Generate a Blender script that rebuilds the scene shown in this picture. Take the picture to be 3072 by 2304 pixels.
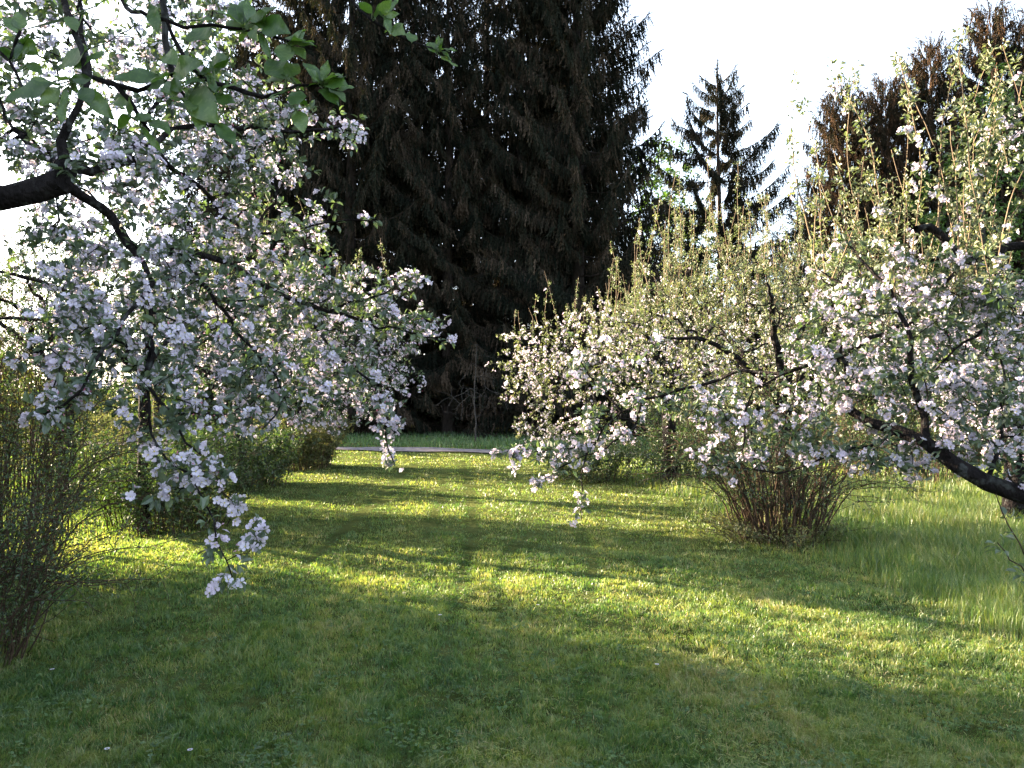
import bpy, math, random
import numpy as np
from mathutils import Vector

# ------------------------------------------------------------------ camera, sky, sun, exposure
SC = bpy.context.scene
for o in list(bpy.data.objects):
    bpy.data.objects.remove(o)
COL = SC.collection
CAM_H = 1.55
F = 740.0                                   # focal length in pixels of a 1024 wide frame
PITCH = math.atan(16.0 / F)
cam_data = bpy.data.cameras.new('camera')
cam_data.sensor_width = 36.0
cam_data.lens = 36.0 * F / 1024.0
cam_data.clip_start = 0.05
cam_data.clip_end = 2000.0
cam = bpy.data.objects.new('camera', cam_data)
cam.location = (0, 0, CAM_H)
cam.rotation_euler = (math.pi / 2 + PITCH, 0, 0)
COL.objects.link(cam)
SC.camera = cam

SUN_EL = math.radians(15.0)
SUN_AZ = math.radians(-65.0)                # clockwise from +Y
SUN_DIR = Vector((math.sin(SUN_AZ) * math.cos(SUN_EL), math.cos(SUN_AZ) * math.cos(SUN_EL), math.sin(SUN_EL)))
world = bpy.data.worlds.new('World')
SC.world = world
world.use_nodes = True
wn, wl = world.node_tree.nodes, world.node_tree.links
bg = wn['Background']
sky = wn.new('ShaderNodeTexSky')
sky.sky_type = 'NISHITA'
sky.sun_disc = False
sky.sun_elevation = SUN_EL
sky.sun_rotation = SUN_AZ
sky.air_density = 1.0
sky.dust_density = 2.0
sky.ozone_density = 2.0
hs = wn.new('ShaderNodeHueSaturation')      # a thin veil of high haze takes most of the blue out
hs.inputs['Saturation'].default_value = 0.6
wl.new(sky.outputs[0], hs.inputs['Color'])
wl.new(hs.outputs[0], bg.inputs[0])
bg.inputs[1].default_value = 0.074
sun_data = bpy.data.lights.new('sun', 'SUN')
sun_data.energy = 5.0
sun_data.angle = math.radians(0.5)
sun_data.color = (1.0, 0.79, 0.56)
sun = bpy.data.objects.new('sun', sun_data)
sun.rotation_euler = SUN_DIR.to_track_quat('Z', 'Y').to_euler()
sun.location = (-30, 15, 20)
COL.objects.link(sun)
SC.view_settings.view_transform = 'Standard'
SC.view_settings.look = 'None'
SC.view_settings.exposure = 3.85
SC.view_settings.gamma = 1.0
SC.cycles.max_bounces = 6
SC.cycles.diffuse_bounces = 4
SC.cycles.glossy_bounces = 2
SC.cycles.transmission_bounces = 4
SC.cycles.caustics_reflective = False
SC.cycles.caustics_refractive = False

# ------------------------------------------------------------------ helpers
FWD = np.array([0, math.cos(PITCH), math.sin(PITCH)])
UPV = np.array([0, -math.sin(PITCH), math.cos(PITCH)])
CAMP = np.array([0, 0, CAM_H])


def P(px, py, d):
    """place seen at (px, py) of the 1024x768 photograph, d metres ahead"""
    return CAMP + d * (FWD + np.array([1.0, 0, 0]) * (px - 512) / F + UPV * (384 - py) / F)


def G(px, py):
    """point of the ground seen at (px, py)"""
    v = FWD + np.array([1.0, 0, 0]) * (px - 512) / F + UPV * (384 - py) / F
    return CAMP + v * (CAM_H / -v[2])


_nz = np.random.RandomState(5)
_NW = [(_nz.uniform(-1, 1, 2), _nz.uniform(0, 6.28)) for _ in range(12)]


def noise2(x, y, s):
    """smooth noise about -1..1 with features of size s"""
    r = 0
    for k, (w, ph) in enumerate(_NW):
        w = w / np.linalg.norm(w)
        r = r + np.sin((x * w[0] + y * w[1]) * (3.9 / s) * (0.6 + 0.13 * k) + ph + 1.3 * np.sin((x * w[1] - y * w[0]) * 2.1 / s + k))
    return r / 4.2


def ground_h(x, y):
    return 0.02 * noise2(x, y, 2.6) + 0.012 * noise2(x + 9, y - 4, 0.7) + 0.03 * np.clip((np.hypot(x, y) - 40) / 60, 0, 1)


def unit(v):
    return v / np.maximum(np.linalg.norm(v, axis=-1, keepdims=True), 1e-9)


def frames(X, Zhint):
    X = unit(X)
    Y = unit(np.cross(Zhint, X) + 1e-6)
    return X, Y, np.cross(X, Y)


def scatter(tv, tt, pos, X, Zh, sc, ysc=None):
    """copies of a small template: template x runs along X, z roughly along Zh"""
    X, Y, Z = frames(X, Zh)
    N, n = len(pos), len(tv)
    sc = np.asarray(sc)[:, None, None]
    ys = 1.0 if ysc is None else np.asarray(ysc)[:, None, None]
    V = pos[:, None, :] + sc * (tv[None, :, 0:1] * X[:, None, :] + ys * tv[None, :, 1:2] * Y[:, None, :] + tv[None, :, 2:3] * Z[:, None, :])
    T = tt[None] + (np.arange(N) * n)[:, None, None]
    return V.reshape(-1, 3), T.reshape(-1, 3)


class MB:
    """collects triangles and links them as one mesh object"""
    def __init__(self):
        self.V, self.T, self.A, self.n = [], [], [], 0

    def add(self, V, T, tint=0.5):
        V = np.asarray(V, float).reshape(-1, 3)
        T = np.asarray(T, int).reshape(-1, 3)
        self.V.append(V)
        self.T.append(T + self.n)
        self.A.append(np.broadcast_to(np.asarray(tint, float), (len(T),)) if np.ndim(tint) == 0 else np.asarray(tint, float))
        self.n += len(V)
        return self

    def build(self, name, mat, parent=None, smooth=False, origin=None):
        V = np.concatenate(self.V) if self.V else np.zeros((0, 3))
        T = np.concatenate(self.T) if self.T else np.zeros((0, 3), int)
        A = np.concatenate(self.A) if self.A else np.zeros(0)
        off = np.zeros(3)
        if parent is not None:
            p = parent
            while p is not None:
                off = off + np.array(p.location)
                p = p.parent
        elif origin is not None:
            off = np.array(origin, float)
        me = bpy.data.meshes.new(name)
        me.vertices.add(len(V))
        me.vertices.foreach_set('co', (V - off).astype(np.float32).ravel())
        me.loops.add(len(T) * 3)
        me.loops.foreach_set('vertex_index', T.astype(np.int32).ravel())
        me.polygons.add(len(T))
        me.polygons.foreach_set('loop_start', np.arange(0, len(T) * 3, 3, dtype=np.int32))
        me.polygons.foreach_set('use_smooth', np.full(len(T), smooth))
        at = me.attributes.new('tint', 'FLOAT', 'FACE')
        at.data.foreach_set('value', A.astype(np.float32))
        me.update(calc_edges=True)
        me.materials.append(mat)
        o = bpy.data.objects.new(name, me)
        if parent is not None:
            o.parent = parent
        else:
            o.location = off
        COL.objects.link(o)
        return o


def tag(o, label=None, cat=None, group=None, kind=None):
    if label: o['label'] = label
    if cat: o['category'] = cat
    if group: o['group'] = group
    if kind: o['kind'] = kind
    return o


def empty(name, loc, label, cat, group=None):
    e = bpy.data.objects.new(name, None)
    e.location = tuple(float(v) for v in loc)
    e.empty_display_size = 0.2
    COL.objects.link(e)
    return tag(e, label, cat, group)


# ------------------------------------------------------------------ materials
def new_mat(name):
    m = bpy.data.materials.new(name)
    m.use_nodes = True
    nt = m.node_tree
    for n in list(nt.nodes):
        nt.nodes.remove(n)
    return m, nt, nt.nodes, nt.links


def ramp(nd, stops):
    r = nd.new('ShaderNodeValToRGB')
    e = r.color_ramp.elements
    while len(e) < len(stops):
        e.new(0.5)
    for k, (p, c) in enumerate(stops):
        e[k].position = p
        e[k].color = (*c, 1)
    return r


def leaf_mat(name, stops, trans=0.35, gloss=0.08, rough=0.5, noise_scale=0.0, tcol=(1.25, 1.35, 0.55), side=None):
    m, nt, nd, ln = new_mat(name)
    out = nd.new('ShaderNodeOutputMaterial')
    a = nd.new('ShaderNodeAttribute'); a.attribute_name = 'tint'
    r = ramp(nd, stops)
    if noise_scale:
        tc = nd.new('ShaderNodeTexCoord')
        n = nd.new('ShaderNodeTexNoise'); n.inputs['Scale'].default_value = noise_scale; n.inputs['Detail'].default_value = 3
        ln.new(tc.outputs['Object'], n.inputs['Vector'])
        ad = nd.new('ShaderNodeMath'); ad.operation = 'MULTIPLY_ADD'; ad.inputs[1].default_value = 0.9; ad.inputs[2].default_value = -0.45
        ln.new(n.outputs[0], ad.inputs[0])
        s = nd.new('ShaderNodeMath'); s.operation = 'ADD'; s.use_clamp = True
        ln.new(ad.outputs[0], s.inputs[0]); ln.new(a.outputs['Fac'], s.inputs[1])
        ln.new(s.outputs[0], r.inputs[0])
    else:
        ln.new(a.outputs['Fac'], r.inputs[0])
    col = r.outputs[0]
    if side:                                   # paler felted underside
        geo = nd.new('ShaderNodeNewGeometry')
        mx = nd.new('ShaderNodeMix'); mx.data_type = 'RGBA'
        ln.new(geo.outputs['Backfacing'], mx.inputs[0])
        ln.new(col, mx.inputs[6]); mx.inputs[7].default_value = (*side, 1)
        col = mx.outputs[2]
    top_col = r.outputs[0]
    d = nd.new('ShaderNodeBsdfDiffuse'); ln.new(col, d.inputs[0])
    t = nd.new('ShaderNodeBsdfTranslucent')
    mu = nd.new('ShaderNodeMix'); mu.data_type = 'RGBA'; mu.blend_type = 'MULTIPLY'; mu.inputs[0].default_value = 1
    ln.new(top_col, mu.inputs[6]); mu.inputs[7].default_value = (*tcol, 1)
    ln.new(mu.outputs[2], t.inputs[0])
    mix = nd.new('ShaderNodeMixShader'); mix.inputs[0].default_value = trans
    ln.new(d.outputs[0], mix.inputs[1]); ln.new(t.outputs[0], mix.inputs[2])
    last = mix.outputs[0]
    if gloss:
        g = nd.new('ShaderNodeBsdfGlossy'); g.inputs['Roughness'].default_value = rough
        g.inputs[0].default_value = (1, 1, 1, 1)
        m2 = nd.new('ShaderNodeMixShader'); m2.inputs[0].default_value = gloss
        ln.new(last, m2.inputs[1]); ln.new(g.outputs[0], m2.inputs[2])
        last = m2.outputs[0]
    ln.new(last, out.inputs[0])
    return m


def bark_mat(name, dark, light, scale=14.0, bump=0.6, lichen=None):
    m, nt, nd, ln = new_mat(name)
    out = nd.new('ShaderNodeOutputMaterial')
    b = nd.new('ShaderNodeBsdfPrincipled'); b.inputs['Roughness'].default_value = 0.95; b.inputs['Specular IOR Level'].default_value = 0.08
    tc = nd.new('ShaderNodeTexCoord')
    mp = nd.new('ShaderNodeMapping'); mp.inputs['Scale'].default_value = (1, 1, 0.45)
    ln.new(tc.outputs['Object'], mp.inputs[0])
    n = nd.new('ShaderNodeTexNoise'); n.inputs['Scale'].default_value = scale; n.inputs['Detail'].default_value = 8; n.inputs['Roughness'].default_value = 0.7
    ln.new(mp.outputs[0], n.inputs['Vector'])
    v = nd.new('ShaderNodeTexVoronoi'); v.inputs['Scale'].default_value = scale * 2.2; v.feature = 'DISTANCE_TO_EDGE'
    ln.new(mp.outputs[0], v.inputs['Vector'])
    r = ramp(nd, [(0.3, dark), (0.7, light)])
    ln.new(n.outputs[0], r.inputs[0])
    col = r.outputs[0]
    if lichen:
        n2 = nd.new('ShaderNodeTexNoise'); n2.inputs['Scale'].default_value = scale * 0.8; n2.inputs['Detail'].default_value = 6
        ln.new(tc.outputs['Object'], n2.inputs['Vector'])
        r2 = ramp(nd, [(0.56, (0, 0, 0)), (0.66, (1, 1, 1))]); ln.new(n2.outputs[0], r2.inputs[0])
        mx = nd.new('ShaderNodeMix'); mx.data_type = 'RGBA'
        ln.new(r2.outputs[0], mx.inputs[0]); ln.new(col, mx.inputs[6]); mx.inputs[7].default_value = (*lichen, 1)
        col = mx.outputs[2]
    ln.new(col, b.inputs['Base Color'])
    mu = nd.new('ShaderNodeMath'); mu.operation = 'MULTIPLY_ADD'; mu.inputs[1].default_value = 0.7
    ln.new(v.outputs['Distance'], mu.inputs[0]); ln.new(n.outputs[0], mu.inputs[2])
    bu = nd.new('ShaderNodeBump'); bu.inputs['Strength'].default_value = bump; bu.inputs['Distance'].default_value = 0.035
    ln.new(mu.outputs[0], bu.inputs['Height']); ln.new(bu.outputs[0], b.inputs['Normal'])
    ln.new(b.outputs[0], out.inputs[0])
    return m


M_PETAL = leaf_mat('petal', [(0.0, (0.60, 0.565, 0.655)), (0.45, (0.60, 0.51, 0.61)), (0.75, (0.58, 0.37, 0.46)), (0.88, (0.55, 0.18, 0.28)), (0.93, (0.55, 0.18, 0.28)), (0.96, (0.45, 0.42, 0.10))],
                   trans=0.42, gloss=0.0, tcol=(1.0, 1.0, 1.0))
M_PETAL.node_tree.nodes['Color Ramp'].color_ramp.interpolation = 'LINEAR'
M_APPLE_LEAF = leaf_mat('apple_leaf', [(0.0, (0.025, 0.05, 0.02)), (0.5, (0.05, 0.08, 0.035)), (1.0, (0.09, 0.125, 0.055))], trans=0.35, gloss=0.05, side=(0.10, 0.13, 0.10))
M_YOUNG_LEAF = leaf_mat('young_leaf', [(0.0, (0.045, 0.070, 0.028)), (0.5, (0.085, 0.115, 0.048)), (1.0, (0.16, 0.18, 0.085))], trans=0.35, gloss=0.04, tcol=(1.15, 1.15, 0.6), side=(0.19, 0.20, 0.13))
M_SHRUB_LEAF = leaf_mat('shrub_leaf', [(0.0, (0.014, 0.034, 0.010)), (0.5, (0.032, 0.060, 0.017)), (1.0, (0.070, 0.105, 0.028))], trans=0.3, gloss=0.04)
M_YELLOW_LEAF = leaf_mat('yellow_green_leaf', [(0.0, (0.038, 0.056, 0.014)), (0.5, (0.075, 0.09, 0.03)), (1.0, (0.14, 0.145, 0.055))], trans=0.4, tcol=(1.2, 1.15, .7), gloss=0.03)
M_GREEN_LEAF = leaf_mat('maple_leaf', [(0.0, (0.018, 0.045, 0.009)), (0.5, (0.042, 0.090, 0.018)), (1.0, (0.085, 0.145, 0.032))], trans=0.4, gloss=0.03)
M_BIG_LEAF = leaf_mat('big_apple_leaf', [(0.0, (0.022, 0.055, 0.010)), (0.5, (0.045, 0.095, 0.018)), (1.0, (0.10, 0.15, 0.05))], trans=0.5, gloss=0.035, rough=0.4, noise_scale=60, side=(0.075, 0.12, 0.055))
M_NEEDLE = leaf_mat('spruce_needle', [(0.0, (0.010, 0.013, 0.010)), (0.4, (0.020, 0.022, 0.016)), (0.65, (0.038, 0.030, 0.022)), (1.0, (0.072, 0.054, 0.040))], trans=0.1, gloss=0.0)
M_NEEDLE_BROWN = leaf_mat('brown_spruce_needle', [(0.0, (0.014, 0.017, 0.012)), (0.5, (0.038, 0.027, 0.018)), (1.0, (0.080, 0.048, 0.030))], trans=0.1, gloss=0.0)
M_BARK = bark_mat('apple_bark', (0.004, 0.0035, 0.0035), (0.022, 0.018, 0.018), 22, 1.0, lichen=(0.05, 0.052, 0.05))
M_TWIG = bark_mat('twig_bark', (0.035, 0.026, 0.02), (0.10, 0.078, 0.06), 30, 0.3)
M_SPROUT = bark_mat('sprout_bark', (0.075, 0.055, 0.038), (0.17, 0.13, 0.085), 30, 0.2)
M_STEM = bark_mat('shrub_stem', (0.020, 0.014, 0.010), (0.080, 0.056, 0.038), 20, 0.3)
M_SPRUCE_BARK = bark_mat('spruce_bark', (0.018, 0.014, 0.012), (0.05, 0.04, 0.034), 8, 0.8)
M_GREY_TWIG = bark_mat('grey_twig', (0.022, 0.021, 0.019), (0.065, 0.058, 0.052), 30, 0.3)

# ------------------------------------------------------------------ leaf and flower templates
LEAF_V = np.array([(0, 0, 0), (.35, .27, .10), (.35, 0, 0), (.35, -.27, .10), (.75, .20, .05), (.75, 0, -.05), (.75, -.20, .05), (1, 0, -.16)], float)
LEAF_T = np.array([(0, 2, 1), (0, 3, 2), (1, 2, 5), (1, 5, 4), (2, 3, 6), (2, 6, 5), (4, 5, 7), (5, 6, 7)])
LEAF2_V = np.array([(0, 0, 0), (.45, .27, .06), (.45, -.27, .06), (1, 0, -.08)], float)
LEAF2_T = np.array([(0, 3, 1), (0, 2, 3)])


def flower_template(open_, detail=True):
    V, T, A = [], [], []
    for k in range(5):
        a = 2 * math.pi * k / 5 + 0.15 * (k % 2)
        c, s = math.cos(a), math.sin(a)
        if detail:
            pr = [(0.10, 0, 0), (0.55, 0.35, 0.15), (0.55, -0.35, 0.15), (0.90, 0.32, 0.22), (0.90, -0.32, 0.22), (1.05, 0, 0.16), (0.6, 0, 0.06)]
            tr = [(0, 6, 1), (0, 2, 6), (1, 6, 3), (2, 4, 6), (3, 6, 5), (4, 5, 6)]
        else:
            pr = [(0.08, 0, 0), (0.68, 0.42, 0.17), (0.68, -0.42, 0.17), (1.05, 0, 0.14)]
            tr = [(0, 2, 1), (1, 2, 3)]
        n0 = len(V)
        for r, w, z in pr:
            rr = r * open_
            zz = z + r * math.sqrt(max(0, 1 - open_ ** 2))
            V.append((rr * c - w * s, rr * s + w * c, zz))
        for t in tr:
            T.append([n0 + q for q in t]); A.append(0.0)
    if detail:
        n0 = len(V)
        V.append((0, 0, 0.10))
        for k in range(5):
            a = 2 * math.pi * k / 5
            V.append((0.17 * math.cos(a), 0.17 * math.sin(a), 0.16))
        for k in range(5):
            T.append([n0, n0 + 1 + k, n0 + 1 + (k + 1) % 5]); A.append(1.0)
    return np.array(V, float), np.array(T), np.array(A)


FLW = [flower_template(0.99), flower_template(0.9), flower_template(0.7)]
FLW_S = [flower_template(0.98, False), flower_template(0.8, False)]
_bv = np.array([(0, 0, 0), (.3, .22, .25), (.3, -.11, .25 + .19), (.3, -.11, .25 - .19), (1, 0, .25)], float)
BUD_V = np.array([(0, 0, 0), (.22, 0, .4), (-.11, .19, .4), (-.11, -.19, .4), (0, 0, 1)], float)
BUD_T = np.array([(0, 1, 2), (0, 2, 3), (0, 3, 1), (1, 4, 2), (2, 4, 3), (3, 4, 1)])


# ------------------------------------------------------------------ branch skeletons
class Skel:
    def __init__(self, seed=0):
        self.rng = np.random.RandomState(seed)
        self.pos = np.zeros((4096, 3)); self.par = np.full(4096, -1); self.rmin = np.zeros(4096)
        self.dir = np.zeros((4096, 3)); self.limb = np.zeros(4096, int)
        self.n = 0

    def add(self, p, par, rmin=0.0, limb=0):
        if self.n >= len(self.pos):
            for a in ('pos', 'par', 'rmin', 'dir', 'limb'):
                v = getattr(self, a); setattr(self, a, np.concatenate([v, v]))
        i = self.n
        self.pos[i] = p; self.par[i] = par; self.rmin[i] = rmin; self.limb[i] = limb
        if par >= 0:
            d = p - self.pos[par]
            self.dir[i] = d / max(np.linalg.norm(d), 1e-9)
        else:
            self.dir[i] = (0, 0, 1)
        self.n += 1
        return i

    def path(self, pts, r0, r1, par=-1, limb=0, step=0.07, wig=0.012):
        pts = [np.asarray(p, float) for p in pts]
        if par >= 0:
            pts = [self.pos[par].copy()] + pts
        Q = [2 * pts[0] - pts[1]] + pts + [2 * pts[-1] - pts[-2]]
        out = [pts[0]]
        for k in range(1, len(Q) - 2):
            a, b, c, d = Q[k - 1], Q[k], Q[k + 1], Q[k + 2]
            m = max(1, int(np.linalg.norm(c - b) / step))
            for j in range(1, m + 1):
                t = j / m
                out.append(0.5 * ((2 * b) + (-a + c) * t + (2 * a - 5 * b + 4 * c - d) * t * t + (-a + 3 * b - 3 * c + d) * t ** 3))
        ids = []
        w = np.zeros(3)
        cur = par
        for k, p in enumerate(out):
            if k == 0 and par >= 0:
                continue
            w = 0.7 * w + self.rng.normal(0, wig, 3)
            r = r0 + (r1 - r0) * k / max(1, len(out) - 1)
            cur = self.add(p + (w if k else 0), cur, r, limb)
            ids.append(cur)
        return ids

    def nearest(self, p, limb=None):
        d = np.linalg.norm(self.pos[:self.n] - p, axis=1)
        if limb is not None:
            d = d + 100 * (self.limb[:self.n] != limb)
        return int(np.argmin(d))

    def grow(self, targets, step=0.07, sag=0.1, wig=0.18, rmax_attach=None, first=0, maxlen=9):
        rng = self.rng
        base = self.pos[first:self.n]
        d0 = np.array([np.min(np.linalg.norm(base - t, axis=1)) for t in targets])
        for t in np.asarray(targets)[np.argsort(d0)]:
            dv = t - self.pos[first:self.n]
            dd = np.linalg.norm(dv, axis=1)
            ang = np.einsum('ij,ij->i', dv, self.dir[first:self.n]) / np.maximum(dd, 1e-6)
            cost = dd * (1.25 - 0.35 * ang)
            i = int(np.argmin(cost)) + first
            dist = dd[i - first]
            if dist < step * 0.8 or dist > maxlen:
                continue
            p0, dr = self.pos[i].copy(), self.dir[i]
            v = (t - p0) / dist
            c1 = p0 + dist * 0.4 * (0.5 * dr + 0.6 * v + rng.normal(0, 0.22, 3))
            c2 = p0 + dist * 0.75 * v + np.array([0, 0, sag * dist]) + rng.normal(0, 0.06, 3) * dist
            m = max(2, int(dist / step))
            cur, L = i, self.limb[i]
            w = np.zeros(3)
            for j in range(1, m + 1):
                s = j / m
                p = (1 - s) ** 3 * p0 + 3 * s * (1 - s) ** 2 * c1 + 3 * s * s * (1 - s) * c2 + s ** 3 * t
                w = 0.5 * w + rng.normal(0, wig * step, 3)
                cur = self.add(p + w, cur, 0, L)

    def finish(self, rt=0.0022, power=0.42):
        n = self.n
        cnt = np.zeros(n); par = self.par[:n]
        nch = np.zeros(n, int)
        for i in range(n - 1, -1, -1):
            if cnt[i] == 0:
                cnt[i] = 1
            if par[i] >= 0:
                cnt[par[i]] += cnt[i]
        self.tips = cnt <= 1
        self.r = np.maximum(rt * cnt ** power, self.rmin[:n])
        best = {}
        for i in range(n):
            p = par[i]
            if p >= 0 and (p not in best or cnt[i] + 1e3 * self.rmin[i] > cnt[best[p]] + 1e3 * self.rmin[best[p]]):
                best[p] = i
        self.main = np.zeros(n, bool)
        for i in best.values():
            self.main[i] = True
        for i in range(n):                       # never thicker than the parent
            if par[i] >= 0:
                self.r[i] = min(self.r[i], self.r[par[i]] * 1.02)
        return self

    def tubes(self, sel, k=5, lump=0.0):
        """frustums for the edges that end in the selected nodes"""
        n = self.n
        idx = np.nonzero(sel & (self.par[:n] >= 0))[0]
        if len(idx) == 0:
            return np.zeros((0, 3)), np.zeros((0, 3), int)
        ref = unit(np.array([0.31, 0.93, 0.17]))
        d = unit(self.dir[:n].copy())
        e1 = unit(np.cross(d, ref)); e2 = np.cross(d, e1)
        a = np.arange(k) * 2 * np.pi / k
        ca, sa = np.cos(a)[None, :, None], np.sin(a)[None, :, None]
        par = self.par[idx]
        r = self.r
        lr = np.ones((n, k, 1))
        if lump:
            lr = 1 + lump * self.rng.normal(0, 1, (n, k, 1))
        R1 = self.pos[idx][:, None, :] + (r[idx][:, None, None] * lr[idx]) * (ca * e1[idx][:, None, :] + sa * e2[idx][:, None, :])
        main = self.main[idx]
        rp = np.where(main, r[par], np.minimum(r[idx] * 1.15, r[par]))
        fr = np.where(main[:, None], d[par], d[idx])
        f1 = unit(np.cross(fr, ref)); f2 = np.cross(fr, f1)
        lp = np.where(main[:, None, None], lr[par], lr[idx])
        R0 = self.pos[par][:, None, :] + (rp[:, None, None] * lp) * (ca * f1[:, None, :] + sa * f2[:, None, :])
        m = len(idx)
        V = np.concatenate([R0, R1], 1).reshape(-1, 3)
        T = []
        for q in range(k):
            q2 = (q + 1) % k
            T += [(q, q2, k + q2), (q, k + q2, k + q)]
        T = np.array(T)[None] + (np.arange(m) * 2 * k)[:, None, None]
        return V, T.reshape(-1, 3)


def ball(rng, n, c, rx, ry, rz, shell=0.5):
    v = unit(rng.normal(0, 1, (n, 3))) * (rng.uniform(0, 1, (n, 1)) ** shell)
    return np.asarray(c) + v * np.array([rx, ry, rz])


def spurs(sk, rng, spacing, rmax, sel=None):
    """cluster places along the thin wood"""
    n = sk.n
    m = (sk.par[:n] >= 0) & (sk.r <= rmax)
    if sel is not None:
        m &= sel
    idx = np.nonzero(m)[0]
    par = sk.par[idx]
    L = np.linalg.norm(sk.pos[idx] - sk.pos[par], axis=1)
    cnt = rng.poisson(L / spacing)
    cnt[sk.tips[idx] & (rng.rand(len(idx)) < 0.25)] += 1
    rep = np.repeat(np.arange(len(idx)), cnt)
    t = rng.rand(len(rep), 1)
    p = sk.pos[idx[rep]] * t + sk.pos[par[rep]] * (1 - t)
    d = sk.dir[idx[rep]]
    side = unit(np.cross(d, rng.normal(0, 1, d.shape)))
    ax = unit(side + 0.35 * d + np.array([0, 0, 0.35]))
    return p + ax * rng.uniform(0.005, 0.03, (len(p), 1)), ax, sk.limb[idx[rep]]


def add_leaves(mb, rng, C, A, per, ln, simple=False, spread=0.9, tint=(0.0, 1.0)):
    if len(C) == 0:
        return
    n = rng.randint(per[0], per[1] + 1, len(C))
    r = np.repeat(np.arange(len(C)), n)
    X = unit(A[r] * 0.5 + rng.normal(0, spread, (len(r), 3)) + np.array([0, 0, 0.1]))
    Zh = unit(np.array([0, 0, 1.0]) + rng.normal(0, 0.5, X.shape))
    s = rng.uniform(ln[0], ln[1], len(r))
    base = C[r] + X * 0.012
    tv, tt = (LEAF2_V, LEAF2_T) if simple else (LEAF_V, LEAF_T)
    V, T = scatter(tv, tt, base, X, Zh, s, rng.uniform(0.75, 1.1, len(r)))
    cl = rng.uniform(tint[0], tint[1], len(C))
    tn = np.clip(cl[r] + rng.normal(0, 0.15, len(r)), 0, 1)
    mb.add(V, T, np.repeat(tn, len(tt)))


def add_flowers(mb, rng, C, A, per, size, simple=False, pink=0.3, buds=0.12):
    if len(C) == 0:
        return
    n = rng.randint(per[0], per[1] + 1, len(C))
    r = np.repeat(np.arange(len(C)), n)
    off = unit(A[r] * 0.9 + rng.normal(0, 0.75, (len(r), 3)))
    pos = C[r] + off * rng.uniform(0.018, 0.042, (len(r), 1))
    Z = unit(off + rng.normal(0, 0.25, off.shape) + np.array([0, -0.1, 0.1]))
    kinds = FLW_S if simple else FLW
    pk = np.clip(rng.beta(1.2, 3, len(C)) * pink * 2.2, 0, 0.75)[r]
    u = rng.rand(len(r))
    isb = u < buds
    which = rng.choice(len(kinds), len(r), p=[0.6, 0.4] if simple else [0.5, 0.32, 0.18])
    for k, (tv, tt, ta) in enumerate(kinds):
        m = (which == k) & ~isb
        if not m.any():
            continue
        q = int(m.sum())
        s = rng.uniform(size[0], size[1], q)
        X = unit(np.cross(Z[m], rng.normal(0, 1, (q, 3))))
        V, T = scatter(tv, tt, pos[m], X, Z[m], s)
        tn = np.where(ta[None, :] > 0.5, 1.0, np.clip(pk[m][:, None] + rng.normal(0, 0.06, (q, len(tt))), 0, 0.8))
        mb.add(V, T, tn.ravel())
    q = int(isb.sum())
    if q:
        X = unit(np.cross(Z[isb], rng.normal(0, 1, (q, 3))))
        V, T = scatter(BUD_V, BUD_T, pos[isb], X, Z[isb], rng.uniform(0.012, 0.018, q))
        mb.add(V, T, np.repeat(rng.uniform(0.6, 0.9, q), len(BUD_T)))


def sprout_paths(sk, rng, roots, ln, limb, lean=0.12, r0=0.0042, step=0.09):
    for i in roots:
        L = rng.uniform(*ln)
        p = sk.pos[i].copy()
        d = unit(np.array([rng.normal(0, lean), rng.normal(0, lean), 1.0]))
        q = p + d * L * 0.5 + rng.normal(0, 0.03, 3)
        e = p + d * L + np.array([rng.normal(0, 0.06), rng.normal(0, 0.06), 0]) * L
        sk.path([q, e], r0 * rng.uniform(.6, 1.35), 0.0015, par=int(i), limb=limb, step=step, wig=0.004)


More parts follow.
